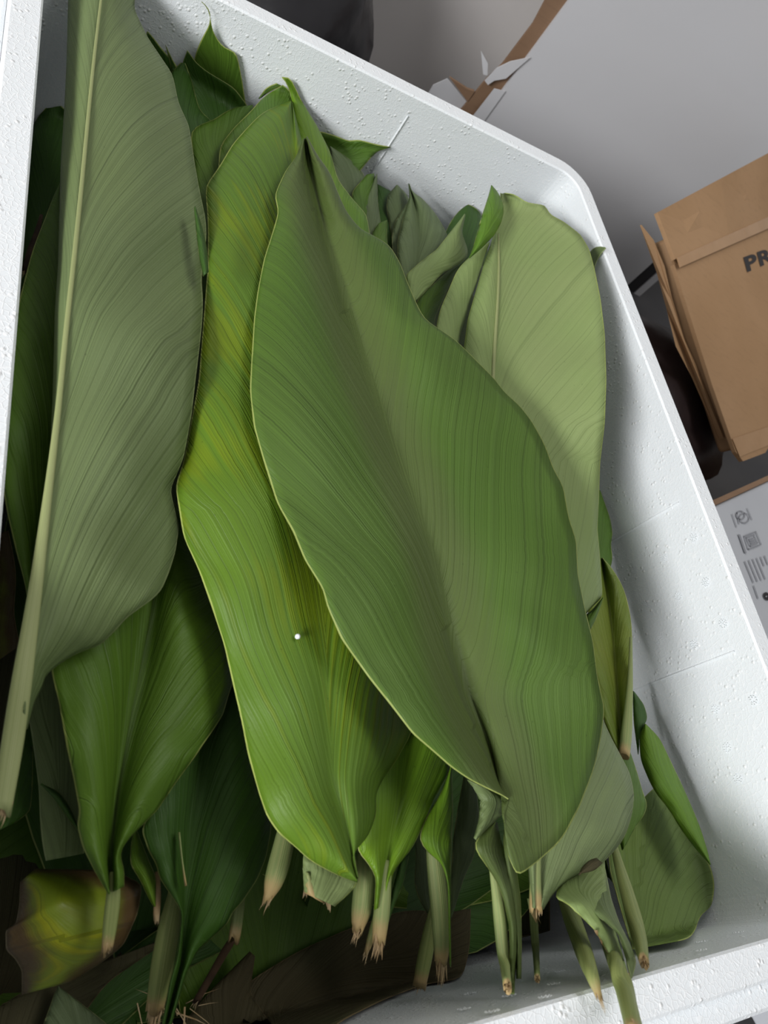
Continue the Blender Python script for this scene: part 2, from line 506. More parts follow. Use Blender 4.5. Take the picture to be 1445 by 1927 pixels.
def wall_loop(off, z, r):
    return rrect(IN_X0 - off, IN_X1 + off, IN_Y0 - off, IN_Y1 + off, r, z)

foam_box = tag(empty('foam_box', (0.22, 0.23, FLOOR_Z)), 'open white polystyrene foam box filled with green leaves', 'box')
# moulded body: inner floor, inner walls, then under the lip out to the ledge and down the outside
body = [wall_loop(-0.006, -0.265, 0.010), wall_loop(-0.004, -0.258, 0.014), wall_loop(0.0, -0.012, 0.016)]
body_o = loops_mesh('body', body + [wall_loop(0.0135, -0.012, 0.026), wall_loop(0.0148, -0.0115, 0.027), wall_loop(0.0150, -0.0075, 0.027),
        wall_loop(0.0245, -0.0075, 0.034), wall_loop(0.0262, -0.0095, 0.036), wall_loop(0.0265, -0.012, 0.036),
        wall_loop(0.0225, -0.293, 0.032), wall_loop(0.0200, -0.300, 0.030)], FOAM, foam_box, cap=[0, 10])
lip_o = loops_mesh('rim_lip', [wall_loop(0.0, -0.0125, 0.016), wall_loop(0.0, -0.0012, 0.016), wall_loop(0.0010, 0.0, 0.017), wall_loop(0.0135, 0.0, 0.026),
        wall_loop(0.0148, -0.0013, 0.027), wall_loop(0.0148, -0.0125, 0.027)], FOAM, foam_box, close=True)

# round clusters of beads where the mould had steam vents, and the mould's seam ridges
def bead_cluster(c, nrm, rad):
    nrm = Vector(nrm); sd = nrm.orthogonal().normalized(); up = nrm.cross(sd)
    V, F = [], []
    spots = [(0, 0)] + [(0.55 * math.cos(a), 0.55 * math.sin(a)) for a in [k * math.tau / 5 for k in range(5)]] + \
            [(math.cos(a), math.sin(a)) for a in [k * math.tau / 10 + .2 for k in range(10)]]
    for a, b in spots:
        if random.random() < 0.12: continue
        q = Vector(c) + sd * a * rad + up * b * rad
        h = rad * random.uniform(0.17, 0.26); s = len(V)
        for k in range(5):
            t = k * math.tau / 5
            V.append(q + (sd * math.cos(t) + up * math.sin(t)) * h)
        V.append(q + nrm * h * 0.9)
        for k in range(5): F.append((s + k, s + (k + 1) % 5, s + 5))
    return V, F

def wall_hit(u, v, plane):
    r = ray(u, v)
    t = {'r': (IN_X1 - 0.001) / r[0], 'n': (IN_Y0 + 0.001) / r[1], 'b': (IN_Y1 - 0.001) / r[1]}[plane]
    return np.array([0, 0, CAM_H]) + r * t
for (x, y) in ((330, 155), (830, 360), (650, 480), (475, 550), (545, 765), (740, 715), (1010, 880), (905, 630), (625, 980), (835, 1005), (690, 1200),
               (965, 1400), (760, 1450), (1035, 1630), (845, 1655), (1100, 1820), (910, 1890), (1190, 1345)):
    c = wall_hit(1045 + x / 3.2125, 900 + y / 3.2125, 'r')
    V, F = bead_cluster(c, (-1, 0, 0), 0.0024); mesh_obj('vent_mark', V, F, FOAM, foam_box)
for (x, y) in ((75, 475), (205, 485), (440, 420), (480, 362), (510, 305), (500, 265), (515, 230), (280, 415), (105, 405), (1310, 130), (1145, 172), (1140, 210)):
    c = wall_hit(840 + x / 2.388, 1700 + y / 2.388, 'n')
    V, F = bead_cluster(c, (0, 1, 0), 0.0024); mesh_obj('vent_mark', V, F, FOAM, foam_box)
def seam(axis, q, z0, z1):
    w = 0.0006
    if axis == 'b': A, B, N = (q - w, IN_Y1, 0), (q + w, IN_Y1, 0), (q, IN_Y1 - 0.0012, 0)
    else: A, B, N = (IN_X1, q - w, 0), (IN_X1, q + w, 0), (IN_X1 - 0.0012, q, 0)
    d = 0.004 * (abs(z1) / 0.25)
    f = lambda p, z: (p[0] - (d if axis == 'r' and z < -0.05 else 0), p[1] - (d if axis == 'b' and z < -0.05 else 0), z)
    V = [f(p, z) for z in (z0, z1) for p in (A, N, B)]
    mesh_obj('mould_seam', V, [(0, 3, 4, 1), (1, 4, 5, 2)], FOAM, foam_box)
seam('b', wall_hit(740, 262, 'b')[0], -0.014, -0.10)
seam('r', wall_hit(1200, 990, 'r')[1], -0.014, -0.20)
seam('r', wall_hit(1215, 1290, 'r')[1], -0.014, -0.20)

# ------------------------------------------------------------------ room behind the box
FLOORM = plain_mat('floor_dark_grey', (0.055, 0.055, 0.06), 0.45, 6.0, (0.075, 0.073, 0.075), 0.0005, 40.0)
fl = mesh_obj('floor', [(-4, -4, FLOOR_Z), (6, -4, FLOOR_Z), (6, 6, FLOOR_Z), (-4, 6, FLOOR_Z)], [(0, 1, 2, 3)], FLOORM, smooth=False)
tag(fl, kind='structure')

def slab(name, c, ux, uy, uz, mat, parent=None, bev=0.0):
    """box spanned by three vectors from corner c"""
    c, ux, uy, uz = (np.array(q, float) for q in (c, ux, uy, uz))
    V = [c + a * ux + b * uy + g * uz for g in (0, 1) for b in (0, 1) for a in (0, 1)]
    o = mesh_obj(name, V, [(0, 2, 3, 1), (4, 5, 7, 6), (0, 1, 5, 4), (1, 3, 7, 5), (3, 2, 6, 7), (2, 0, 4, 6)], mat, parent, smooth=False)
    bm = bmesh.new(); bm.from_mesh(o.data); bmesh.ops.recalc_face_normals(bm, faces=bm.faces); bm.to_mesh(o.data); bm.free()
    if bev:
        b = o.modifiers.new('bevel', 'BEVEL'); b.width = bev; b.segments = 3
    return o

CARD = card_mat('brown_cardboard', (0.36, 0.21, 0.10), (0.41, 0.245, 0.125))
CARDIN = card_mat('torn_cardboard_core', (0.22, 0.13, 0.075), (0.28, 0.17, 0.10))
WHITEC = plain_mat('white_coated_card', (0.64, 0.64, 0.66), 0.45, 3.0, (0.61, 0.61, 0.63), 0.0004, 25.0)
GREYC = plain_mat('grey_printed_card', (0.56, 0.58, 0.62), 0.5, 5.0, (0.52, 0.54, 0.58), 0.0003, 60.0)
INK = plain_mat('black_print', (0.03, 0.028, 0.03), 0.6)
INKG = plain_mat('grey_print', (0.30, 0.31, 0.34), 0.6)
TAPE = plain_mat('clear_packing_tape', (0.47, 0.28, 0.14), 0.12, 30.0, (0.43, 0.25, 0.12), 0.0006, 60.0, 0.7)
BAG = plain_mat('dark_plastic_bag', (0.040, 0.026, 0.026), 0.38, 10.0, (0.022, 0.015, 0.016), 0.004, 18.0, 0.4)
BAGK = plain_mat('black_plastic_bag', (0.018, 0.017, 0.019), 0.30, 10.0, (0.03, 0.028, 0.03), 0.004, 18.0, 0.5)

def on_plane(u, v, p0, nrm):
    r = ray(u, v); o = np.array([0, 0, CAM_H]); nrm = np.array(nrm, float)
    return o + r * (((np.array(p0) - o) @ nrm) / (r @ nrm))

# white carton standing behind: an upright face between two vertical edges, the left one torn
zv = np.array([0, 0, 1.0])
def bearing(u, v, dist):
    r = ray(u, v)[:2]; r = r / np.linalg.norm(r) * dist
    return np.array([r[0], r[1], FLOOR_Z])
cW = bearing(905, 225, 1.04); cR = bearing(1185, 533, 1.26)
dF = cR - cW; wF = np.linalg.norm(dF); dF /= wF
dN = np.cross(dF, zv); dN *= -np.sign(dN @ cW)            # towards the camera
wc = tag(empty('white_carton', tuple(cW)), 'big white coated carton with a torn brown edge standing behind the box', 'carton')
slab('front_panel', cW - dN * 0.006, dF * wF, dN * 0.006, zv * 1.0, WHITEC, wc)
slab('side_panel', cW - dN * 0.10 + dF * 0.10, dF * 0.006, dN * 0.09, zv * 1.0, WHITEC, wc)
slab('rear_panel', cW - dN * 0.10 + dF * 0.1, dF * (wF - 0.1), dN * 0.006, zv * 1.0, WHITEC, wc)
slab('top_panel', cW - dN * 0.10 + dF * 0.1 + zv * 0.995, dF * (wF - 0.1), dN * 0.10, zv * 0.006, WHITEC, wc)
slab('dark_edge_band', cW + dF * (wF + 0.0005) - dN * 0.10, dF * 0.030, dN * 0.09, zv * 1.0, INK, wc)
slab('white_edge_strip', cW + dF * (wF + 0.031) - dN * 0.10, dF * 0.013, dN * 0.092, zv * 1.0, WHITEC, wc)
def face_pt(u, v, off=0.0):
    return on_plane(u, v, cW + dN * off, dN)
def poly_plate(name, pts, off, mat, parent, thick=0.004):
    A = [face_pt(u, v, off) for u, v in pts]; B = [a - dN * thick for a in A]
    n = len(A); F = [tuple(range(n)), tuple(range(2 * n - 1, n - 1, -1))] + [(i, n + i, n + (i + 1) % n, (i + 1) % n) for i in range(n)]
    return mesh_obj(name, A + B, F, mat, parent, smooth=False)
poly_plate('torn_core', [(1090, -25), (1040, -25), (1003, 45), (945, 122), (915, 150), (868, 207), (850, 232), (880, 262), (910, 222), (930, 190), (1000, 98)], -0.004, CARDIN, wc)
poly_plate('torn_core', [(846, 146), (880, 168), (893, 172), (880, 192)], -0.003, CARDIN, wc)
poly_plate('torn_paper', [(912, 152), (935, 128), (960, 116), (998, 108), (975, 128), (952, 148), (930, 152), (918, 160)], 0.004, WHITEC, wc, 0.001)
poly_plate('torn_paper', [(905, 96), (918, 120), (917, 142), (909, 140)], 0.004, WHITEC, wc, 0.001)
poly_plate('torn_paper', [(930, 167), (951, 172), (905, 236), (885, 225)], 0.003, WHITEC, wc, 0.001)
poly_plate('torn_paper', [(842, 148), (815, 160), (806, 175), (830, 230), (862, 210), (878, 192)], -0.010, WHITEC, wc, 0.001)

wb = mesh_obj('wall_back', [(-3, 1.02, FLOOR_Z), (4, 1.02, FLOOR_Z), (4, 1.02, 2.4), (-3, 1.02, 2.4)], [(0, 1, 2, 3)],
              plain_mat('painted_wall', (0.66, 0.625, 0.60), 0.7, 3.0, (0.62, 0.59, 0.575), 0.0005, 30.0), smooth=False)
tag(wb, kind='structure')

# brown carton with black letters, lying tilted to the right of the box
def seen(u, v, z): return on_plane(u, v, (0, 0, z), (0, 0, 1))
cB = seen(1265, 490, -0.05); bdir = seen(1445, 414, -0.05) - cB; bdir /= np.linalg.norm(bdir)
def across(u, v):               # on the upright-cut plane through cB square to the seam
    return on_plane(u, v, cB, bdir)
cC = across(1385, 855); cA = across(1232, 402)
adir = cB - cC; la = float(np.linalg.norm(adir)); adir /= la
ndir = np.cross(bdir, adir); ndir *= np.sign(ndir[2])
W, BH = 0.30, 0.024
bc = tag(empty('brown_carton', tuple(cC - ndir * BH)), 'worn brown cardboard carton with black PR lettering and clear tape', 'carton')
alen = la + 0.03
slab('body', cC - ndir * BH + bdir * 0.016, bdir * W, adir * alen * 0.97, ndir * (BH - 0.005), CARD, bc, 0.005)
def carton_pt(u, v): return on_plane(u, v, cC, ndir)
def flap(name, pts, off, thick, mat):
    A = [carton_pt(u, v) + ndir * off for u, v in pts]; B = [a - ndir * thick for a in A]; n = len(A)
    return mesh_obj(name, A + B, [tuple(range(n)), tuple(range(2 * n - 1, n - 1, -1))] + [(i, n + i, n + (i + 1) % n, (i + 1) % n) for i in range(n)], mat, bc, smooth=False)
far = [cB + bdir * 0.40, cC + bdir * 0.40]
def pxl(p):
    d = p - np.array([0, 0, CAM_H]); cc = np.array([d @ np.array([AX[k], AY[k], AZ[k]]) for k in range(3)])
    return (CX + FPX * cc[0] / cc[2], CY + FPX * cc[1] / cc[2])
e1, e2 = pxl(far[0]), pxl(far[1])
flap('top_flap', [(1268, 498), (1300, 600), (1340, 725), (1384, 850), (1398, 868), (1440, 852), e2, e1, (1445, 424)], 0.0, 0.004, CARD)
S0, O0 = cB, cA
S1 = on_plane(1445, 413, cC, ndir); O1 = on_plane(1445, 288, S1, bdir); Om = (O0 + O1) / 2
S2, O2 = S1 + (S1 - S0) * 0.12, O1 + (O1 - Om) * 0.2
def strip(name, A, B, thick, mat):
    up = np.cross(bdir, A[0] - B[0]); up /= np.linalg.norm(up); up *= np.sign(up[2])
    n = len(A); V = [np.array(v) for v in A + B] + [np.array(v) - up * thick for v in A + B]; F = []
    for i in range(n - 1):
        F += [(i, i + 1, n + i + 1, n + i), (2 * n + i + 1, 2 * n + i, 3 * n + i, 3 * n + i + 1), (i, 2 * n + i, 2 * n + i + 1, i + 1), (n + i, n + i + 1, 3 * n + i + 1, 3 * n + i)]
    F += [(0, n, 3 * n, 2 * n), (n - 1, 3 * n - 1, 4 * n - 1, 2 * n - 1)]
    return mesh_obj(name, V, F, mat, bc, smooth=False)
up3 = ndir * 0.003
strip('top_flap', [O0 + up3, Om + up3, O1 + up3, O2 + up3], [S0 + up3, (S0 + S1) / 2 + up3, S1 + up3, S2 + up3], 0.004, CARD)
flap('tape', [(1266, 488), (1272, 506), (1445, 430), (1500, 407), (1500, 383), (1445, 408)], 0.0042, 0.0006, TAPE)
flap('tape', [(1376, 826), (1390, 860), (1445, 838), (1500, 815), (1490, 785), (1445, 803)], 0.0012, 0.0004, TAPE)
# loose side flap standing out on the left
def low_pt(u, v, d): return on_plane(u, v, cC - ndir * d, ndir)
V = [low_pt(1207, 423, 0.004), low_pt(1238, 511, 0.010), low_pt(1256, 577, 0.014), low_pt(1274, 650, 0.014), low_pt(1303, 706, 0.016), low_pt(1356, 826, 0.016),
     low_pt(1364, 822, 0.010), low_pt(1318, 706, 0.010), low_pt(1288, 640, 0.009), low_pt(1264, 560, 0.008), low_pt(1250, 500, 0.006), low_pt(1230, 452, 0.004)]
V2 = [v - bdir * 0.004 for v in V]
n = len(V)
mesh_obj('side_flap', V + V2, [tuple(range(n)), tuple(range(2 * n - 1, n - 1, -1))] + [(i, n + i, n + (i + 1) % n, (i + 1) % n) for i in range(n)], CARD, bc, smooth=False)
cu = bpy.data.curves.new('printed_letters', 'FONT'); cu.body = 'PR'; cu.size = 1.0; cu.offset = 0.035; cu.space_character = 1.1
tmp = bpy.data.objects.new('printed_letters', cu); COL.objects.link(tmp)
me = bpy.data.meshes.new_from_object(tmp.evaluated_get(bpy.context.evaluated_depsgraph_get())); bpy.data.objects.remove(tmp)
to = bpy.data.objects.new('printed_letters', me); COL.objects.link(to); me.materials.clear(); me.materials.append(INK)
tp = carton_pt(1403, 512) + ndir * 0.0008
td = (carton_pt(1436, 498) - carton_pt(1403, 512)); td /= 0.76                      # one letter step
tyv = (carton_pt(1396, 486) - carton_pt(1403, 512)) / 0.70
for v in me.vertices:
    v.co = Vector(tp + td * v.co.x + tyv * v.co.y)
to.parent = bc; to.matrix_parent_inverse = Matrix.Translation(-bc.location)

# grey printed carton low on the right
gz = -0.12
g0 = on_plane(1352, 948, (0, 0, gz), (0, 0, 1)); g1 = on_plane(1445, 905, (0, 0, gz), (0, 0, 1))
gx = (g1 - g0) / np.linalg.norm(g1 - g0); gy = np.cross(zv, gx)
gc = tag(empty('grey_carton', tuple(g0 - zv * 0.17)), 'pale grey carton printed with care symbols beside the foam box rim', 'carton')
gs = g0 - gx * 0.13
slab('body', gs - gy * 0.42 - zv * 0.165, gx * 0.55, gy * 0.42, zv * 0.165, GREYC, gc, 0.003)
slab('edge_board', gs - zv * 0.165, gx * 0.55, gy * 0.005, zv * 0.167, CARDIN, gc)
def gpt(u, v): return on_plane(u, v, (0, 0, gz + 0.0012), (0, 0, 1))
def print_lines(name, segs, w, mat):
    V, F = [], []
    for (a, b) in segs:
        A, B = gpt(*a), gpt(*b); d = B - A; s = np.cross(zv, d / np.linalg.norm(d)) * w * 0.5; k = len(V)
        V += [A - s, B - s, B + s, A + s]; F.append((k, k + 1, k + 2, k + 3))
    mesh_obj(name, V, F, mat, gc, smooth=False)
K5 = lambda x, y: (1330 + x / 5.67, 860 + y / 5.67)
sq = [[K5(400, 845), K5(525, 795), K5(580, 930), K5(445, 985)], [K5(425, 860), K5(505, 828), K5(545, 915), K5(465, 950)]]
segs = []
for q in sq: segs += [(q[i], q[(i + 1) % 4]) for i in range(4)]
segs += [(K5(450, 880), K5(500, 862)), (K5(460, 900), K5(515, 880)), (K5(470, 922), K5(525, 900))]
print_lines('printed_square_symbol', segs, 0.0014, INKG)
circ = []
for cx, cy, rad in ((360, 620, 45), (400, 650, 52)):
    pp = [K5(cx + rad * math.cos(a), cy + rad * math.sin(a)) for a in [k * math.tau / 16 for k in range(17)]]
    circ += list(zip(pp[:-1], pp[1:]))
circ += [(K5(270, 605), K5(320, 750)), (K5(430, 545), K5(485, 670)), (K5(320, 590), K5(345, 715))]
print_lines('printed_round_symbol', circ, 0.0013, INKG)
print_lines('printed_text_bar', [(K5(345, 825), K5(415, 1025))], 0.0035, INKG)
print_lines('printed_text_lines', [(K5(405 + 42 * k, 1110 - 12 * k), K5(405 + 42 * k + (95 if k < 4 else 40), 1110 - 12 * k + (230 if k < 4 else 100))) for k in range(6)] +
            [(K5(500, 1370), K5(550, 1510))], 0.0016, INKG)
dotc = [K5(640 + 28 * math.cos(a), 1485 + 28 * math.sin(a)) for a in [k * math.tau / 12 for k in range(13)]]
print_lines('printed_dot', list(zip(dotc[:-1], dotc[1:])), 0.003, INK)

def lump(name, c, sx, sy, sz, mat, seed, rough=0.25, nu=40, nv=22, rz=0.0):
    V, F = [], []
    for i in range(nv + 1):
        ph = math.pi * i / nv
        for j in range(nu):
            th = math.tau * j / nu
            d = Vector((math.sin(ph) * math.cos(th), math.sin(ph) * math.sin(th), math.cos(ph)))
            k = 1 + rough * noise.noise(d * 1.6 + Vector((seed, 0, 0))) + rough * 0.5 * abs(noise.noise(d * 4.2 + Vector((0, seed, 0)))) 
            q = Vector((d.x * sx * k, d.y * sy * k, max(-0.75, d.z) * sz * k))
            q.rotate(Matrix.Rotation(rz, 3, 'Z'))
            V.append(Vector(c) + q)
    for i in range(nv):
        for j in range(nu):
            a, b = i * nu + j, i * nu + (j + 1) % nu
            F.append((a, a + nu, b + nu, b))
    return mesh_obj(name, V, F, mat)
bq = on_plane(1300, 760, (0, 0, -0.20), (0, 0, 1))
tag(lump('dark_bag', (0.66, 0.475, -0.205), 0.17, 0.115, 0.085, BAG, 3.0, 0.14, rz=-0.3),
    'dark brown plastic bag squeezed between foam box and brown carton', 'bag')
kq = on_plane(520, -20, (0, 0, -0.14), (0, 0, 1))
tag(lump('black_bag', (kq[0], kq[1], -0.18), 0.105, 0.085, 0.15, BAGK, 8.0, 0.2),
    'black plastic bag behind the far rim of the foam box', 'bag')
# ------------------------------------------------------------------ the leaves on top of the heap
# --- big pale leaf on the left, underside up
lf = leaf('huge pale grey-green leaf lying underside up along the left rim, thick midrib showing', (5, 1515), -0.03)
L1L = [(40, 1345), (52, 1180), (60, 1060), (70, 1000), (80, 935), (93, 865), (98, 756), (100, 700), (103, 586), (109, 500), (114, 311), (121, 200), (125, 121), (128, 0), (138, -60), (165, -120), (205, -165)]
L1M = [(45, 1330), (64, 1166), (80, 1028), (93, 911), (112, 756), (119, 700), (128, 557), (140, 484), (154, 346), (167, 225), (177, 104), (192, 0), (200, -80), (206, -165)]
L1R = [(52, 1372), (65, 1321), (84, 1285), (83, 1274), (108, 1252), (144, 1230), (191, 1213), (221, 1183), (238, 1163), (288, 1127), (304, 1111), (318, 1078), (330, 1040), (335, 1005), (338, 991), (330, 964), (320, 920),
       (334, 890), (346, 860), (361, 778), (368, 715), (376, 650), (381, 600), (382, 560), (379, 530), (381, 499), (389, 445), (387, 412), (376, 360), (367, 311), (356, 237), (336, 194), (325, 140), (277, 69), (251, 14), (256, -10), (245, -80), (207, -166)]
bo = blade(lf, L1L, L1R, [-0.030, -0.024, -0.02, -0.022, -0.022], UNDER, L1M, n=150, m=12, trough=-0.004, zl=-0.014, zr=[-0.012, -0.010, -0.006, -0.010, -0.006], arch=0.003, wav=0.002, sm=1)
stalk(lf, [(3, 1530, 34), (22, 1410, 40), (40, 1290, 38), (55, 1190, 30), (70, 1090, 24), (80, 1010, 20), (93, 911, 15), (112, 756, 11), (122, 640, 10), (140, 484, 9), (154, 346, 8), (177, 104, 6), (200, -80, 4)],
      [-0.034, -0.029, -0.024, -0.02, -0.018, -0.018], MIDRIB, flat=0.5, n=70, fray=10, follow=RIB[bo.name], lift=0.0006)
blade(lf, [(391, 512), (388, 470), (380, 430), (366, 388)], [(384, 520), (377, 490), (371, 440), (367, 392)], -0.019, TOPD, name='folded_margin', n=14, m=3)

# --- yellow-green leaf in the middle
lf = leaf('bright yellow-green leaf in the middle, partly under the largest dark green leaf', (672, 1661), -0.036)
Y1L = [(672, 1661), (640, 1650), (601, 1630), (575, 1614), (562, 1599), (525, 1570), (501, 1535), (487, 1493), (466, 1419), (455, 1360), (438, 1287), (421, 1211), (400, 1147), (374, 1073), (345, 1010), (330, 915), (346, 865), (363, 774), (374, 715),
       (383, 600), (391, 500), (391, 415), (386, 351), (414, 311), (438, 270), (466, 239), (494, 211), (546, 189)]
Y1M = [(672, 1655), (650, 1549), (629, 1469), (622, 1380), (617, 1280), (612, 1180), (610, 1100), (604, 1000), (590, 800), (575, 600), (562, 400), (553, 250), (549, 192)]
Y1R = [(670, 1640), (664, 1606), (693, 1574), (707, 1537), (709, 1518), (707, 1499), (718, 1471), (746, 1431), (774, 1381), (790, 1250), (770, 1000), (720, 700), (650, 420), (573, 265), (566, 239), (551, 193)]
blade(lf, Y1L, Y1R, [-0.034, -0.030, -0.028, -0.030, -0.042], YEL, Y1M, n=130, m=11, trough=-0.002, zl=[-0.002, -0.006, -0.003, 0.002, -0.002], zr=[-0.006, -0.014, -0.022, -0.028, -0.016], arch=0.005, wav=0.002, sm=1)

# --- the largest leaf: dark green upper side
lf = leaf('largest dark green leaf on top of the heap, upper side with a sunken dark midrib', (960, 1876), -0.03)
ML = [(957, 1503), (924, 1487), (886, 1468), (849, 1443), (777, 1381), (732, 1322), (694, 1274), (642, 1201), (616, 1140), (608, 1108), (573, 1052), (552, 1000), (521, 945), (497, 870), (477, 800), (470, 730), (474, 661), (478, 598),
      (484, 552), (496, 489), (512, 439), (524, 398), (516, 369), (527, 342), (540, 316), (555, 299), (570, 262)]
MM = [(957, 1503), (946, 1468), (927, 1406), (902, 1350), (882, 1300), (863, 1219), (838, 1115), (821, 1046), (786, 942), (735, 804), (705, 717), (677, 629), (643, 520), (615, 443), (595, 360), (580, 300), (574, 260)]
MR = [(957, 1506), (947, 1555), (955, 1610), (974, 1650), (1005, 1627), (1026, 1609), (1050, 1588), (1065, 1567), (1091, 1518), (1117, 1450), (1130, 1394), (1138, 1335), (1124, 1271), (1116, 1205), (1101, 1146), (1088, 1085), (1085, 1018), (1070, 973), (1060, 914),
      (1042, 883), (1025, 835), (1001, 793), (977, 762), (949, 738), (930, 712), (894, 676), (860, 642), (825, 618), (800, 601), (786, 576), (764, 524), (752, 492), (733, 461), (708, 446), (677, 430), (652, 399), (637, 365), (621, 324), (596, 290), (578, 256)]
blade(lf, ML, MR, [-0.020, -0.018, -0.016, -0.017, -0.019, -0.026], TOP, MM, n=150, m=13, trough=0.008, zl=[0.006, 0.004, 0.0, -0.002, -0.002], zr=[0.002, 0.003, 0.003, 0.002, 0.0], arch=0.004, wav=0.0022, sm=1,
      axis=[(1010, 1680), (985, 1600), (965, 1530)] + MM[1:])
blade(lf, [(880, 1466), (905, 1505), (903, 1540), (893, 1578)], [(926, 1489), (957, 1504), (956, 1518), (940, 1535), (918, 1555), (894, 1580)], [-0.026, -0.026, -0.028], UNDER, name='curled_margin', n=20, m=5, eL=False)
blade(lf, [(958, 1868), (958, 1740), (940, 1668), (922, 1640), (905, 1615), (890, 1597), (890, 1585), (905, 1565), (930, 1545)], [(968, 1868), (974, 1760), (966, 1690), (958, 1640), (948, 1600), (940, 1570), (936, 1548)], [-0.035, -0.030, -0.028], TOP, name='blade_base', n=26, m=5, eR=False)
blade(lf, [(971, 1842), (969, 1755), (956, 1690), (945, 1620), (948, 1560)], [(981, 1842), (982, 1760), (980, 1690), (974, 1650), (962, 1570)], [-0.036, -0.034, -0.030], TOP, name='stalk_wing', n=20, m=4)
stalk(lf, [(955, 1858, 20), (946, 1790, 26), (940, 1720, 26), (931, 1650, 18), (922, 1610, 10)], [-0.037, -0.034, -0.032], STALKP, n=24, fray=18, fraylen=0.012)

# --- pale leaf on the right
lf = leaf('broad pale yellowish-green leaf, underside up, against the right wall of the box', (1040, 1250), -0.04)
R1L = [(1010, 1250), (930, 1000), (880, 800), (868, 690), (880, 600), (896, 545), (912, 490), (926, 450), (936, 410), (941, 363)]
R1M = [(1040, 1240), (980, 1000), (940, 830), (927, 740), (930, 650), (935, 576), (938, 507), (937, 450), (938, 410), (944, 364)]
R1R = [(1070, 1200), (1103, 1153), (1134, 1123), (1129, 1046), (1124, 994), (1127, 942), (1129, 873), (1138, 797), (1141, 715), (1138, 628), (1130, 562), (1119, 507), (1109, 469), (1092, 441), (1061, 417), (1034, 403), (1026, 386), (1005, 383), (993, 382), (967, 366), (950, 364)]
bo = blade(lf, R1L, R1R, [-0.040, -0.036, -0.032, -0.032, -0.036], UNDER2, R1M, n=120, m=11, trough=-0.003, zl=-0.004, zr=[-0.010, 0.004, 0.026, 0.030, 0.012], arch=0.003, wav=0.0018, sm=1)
stalk(lf, [(927, 780, 7), (928, 700, 7), (931, 645, 7), (936, 576, 6), (939, 507, 5), (938, 440, 3)], [-0.0315, -0.0285, -0.030, -0.0335], MIDRIB, name='midrib', fray=0, jag=0, n=40, follow=RIB[bo.name], lift=0.0005)
blade(lf, [(1103, 1156), (1112, 1150), (1134, 1124)], [(1110, 1188), (1122, 1164), (1135, 1126)], [-0.046, -0.044, -0.042], TOPM, name='folded_margin', n=10, m=3)

# --- rolled leaf left of it
lf = leaf('pale leaf with a bright green rolled-over margin beside the broad pale leaf', (870, 700), -0.042)
blade(lf, [(830, 720), (822, 640), (820, 614), (829, 579), (843, 548), (860, 507), (880, 486), (905, 467)], [(870, 720), (862, 645), (884, 569), (901, 524), (918, 466), (922, 455)], [-0.044, -0.040, -0.036], UNDER2, n=30, m=6, eR=False, axis=[(868, 760), (900, 560), (925, 450)])
blade(lf, [(882, 485), (890, 465), (905, 410), (919, 368), (924, 349)], [(884, 486), (908, 466), (933, 440), (946, 413), (949, 389), (938, 362), (925, 348)], [-0.032, -0.024, -0.022, -0.026], YELG, name='rolled_margin', n=26, m=5, arch=0.004)

lf = leaf('small pale leaf tip poking over the right rim', (1090, 700), -0.045)
blade(lf, [(1090, 640), (1100, 540), (1106, 475), (1122, 461), (1138, 465)], [(1105, 640), (1114, 560), (1119, 497), (1128, 480), (1140, 467)], -0.07, UNDER, n=24, m=4)

# --- right side, below the pale leaf
lf = leaf('dark green wavy leaf edge between pale leaf and right wall', (1120, 1100), -0.075)
blade(lf, [(1100, 1160), (1100, 1060), (1105, 960), (1128, 922)], [(1140, 1100), (1150, 1064), (1153, 1050), (1149, 1025), (1153, 1003), (1148, 975), (1137, 944), (1130, 924)], -0.065, TOPM, n=30, m=5)
lf = leaf('yellowing leaf with its pale rolled stalk hanging along the right wall', (1173, 1428), -0.06)
blade(lf, [(1160, 1412), (1140, 1370), (1120, 1300), (1100, 1200), (1110, 1120), (1130, 1050)], [(1186, 1400), (1189, 1361), (1191, 1317), (1191, 1274), (1190, 1211), (1188, 1168), (1180, 1127), (1170, 1099), (1150, 1066), (1134, 1050)], [-0.052, -0.055, -0.060, -0.060], YELO,
      M=[(1173, 1415), (1166, 1360), (1160, 1290), (1152, 1200), (1142, 1120), (1132, 1050)], n=40, m=7, trough=0.004, zr=0.004)
stalk(lf, [(1174, 1424, 22), (1178, 1390, 24), (1182, 1340, 18), (1186, 1280, 11), (1187, 1200, 6)], [-0.048, -0.050, -0.050], STALKP, n=24, fray=0, jag=0.001)
lf = leaf('pale grey-green leaf with a brown rotten spot, tucked under the largest leaf', (1008, 1712), -0.034)
blade(lf, [(999, 1708), (994, 1640), (980, 1500), (990, 1350), (1050, 1210)], [(1023, 1712), (1039, 1684), (1065, 1659), (1088, 1645), (1110, 1640), (1133, 1626), (1150, 1608), (1165, 1592), (1178, 1570), (1189, 1535), (1194, 1497), (1186, 1456), (1171, 1427), (1150, 1388), (1110, 1300), (1070, 1210)],
      [-0.034, -0.034, -0.036, -0.040], SPOT, M=[(1012, 1710), (1012, 1640), (1022, 1560), (1035, 1450), (1050, 1330), (1060, 1210)], n=50, m=9, zr=[-0.002, -0.010, -0.008, -0.010], arch=0.005, sm=1)
blade(lf, [(1088, 1646), (1094, 1632), (1108, 1618), (1122, 1614)], [(1092, 1644), (1106, 1642), (1120, 1638), (1134, 1624)], -0.033, DRY, name='rotten_patch', n=10, m=4)
stalk(lf, [(1008, 1712, 26), (1007, 1672, 24), (1008, 1636, 20), (1012, 1600, 14)], -0.032, STALKP, n=16, fray=16, fraylen=0.005)
lf = leaf('dark green leaf edge peeping out behind the spotted pale leaf', (1180, 1587), -0.062)
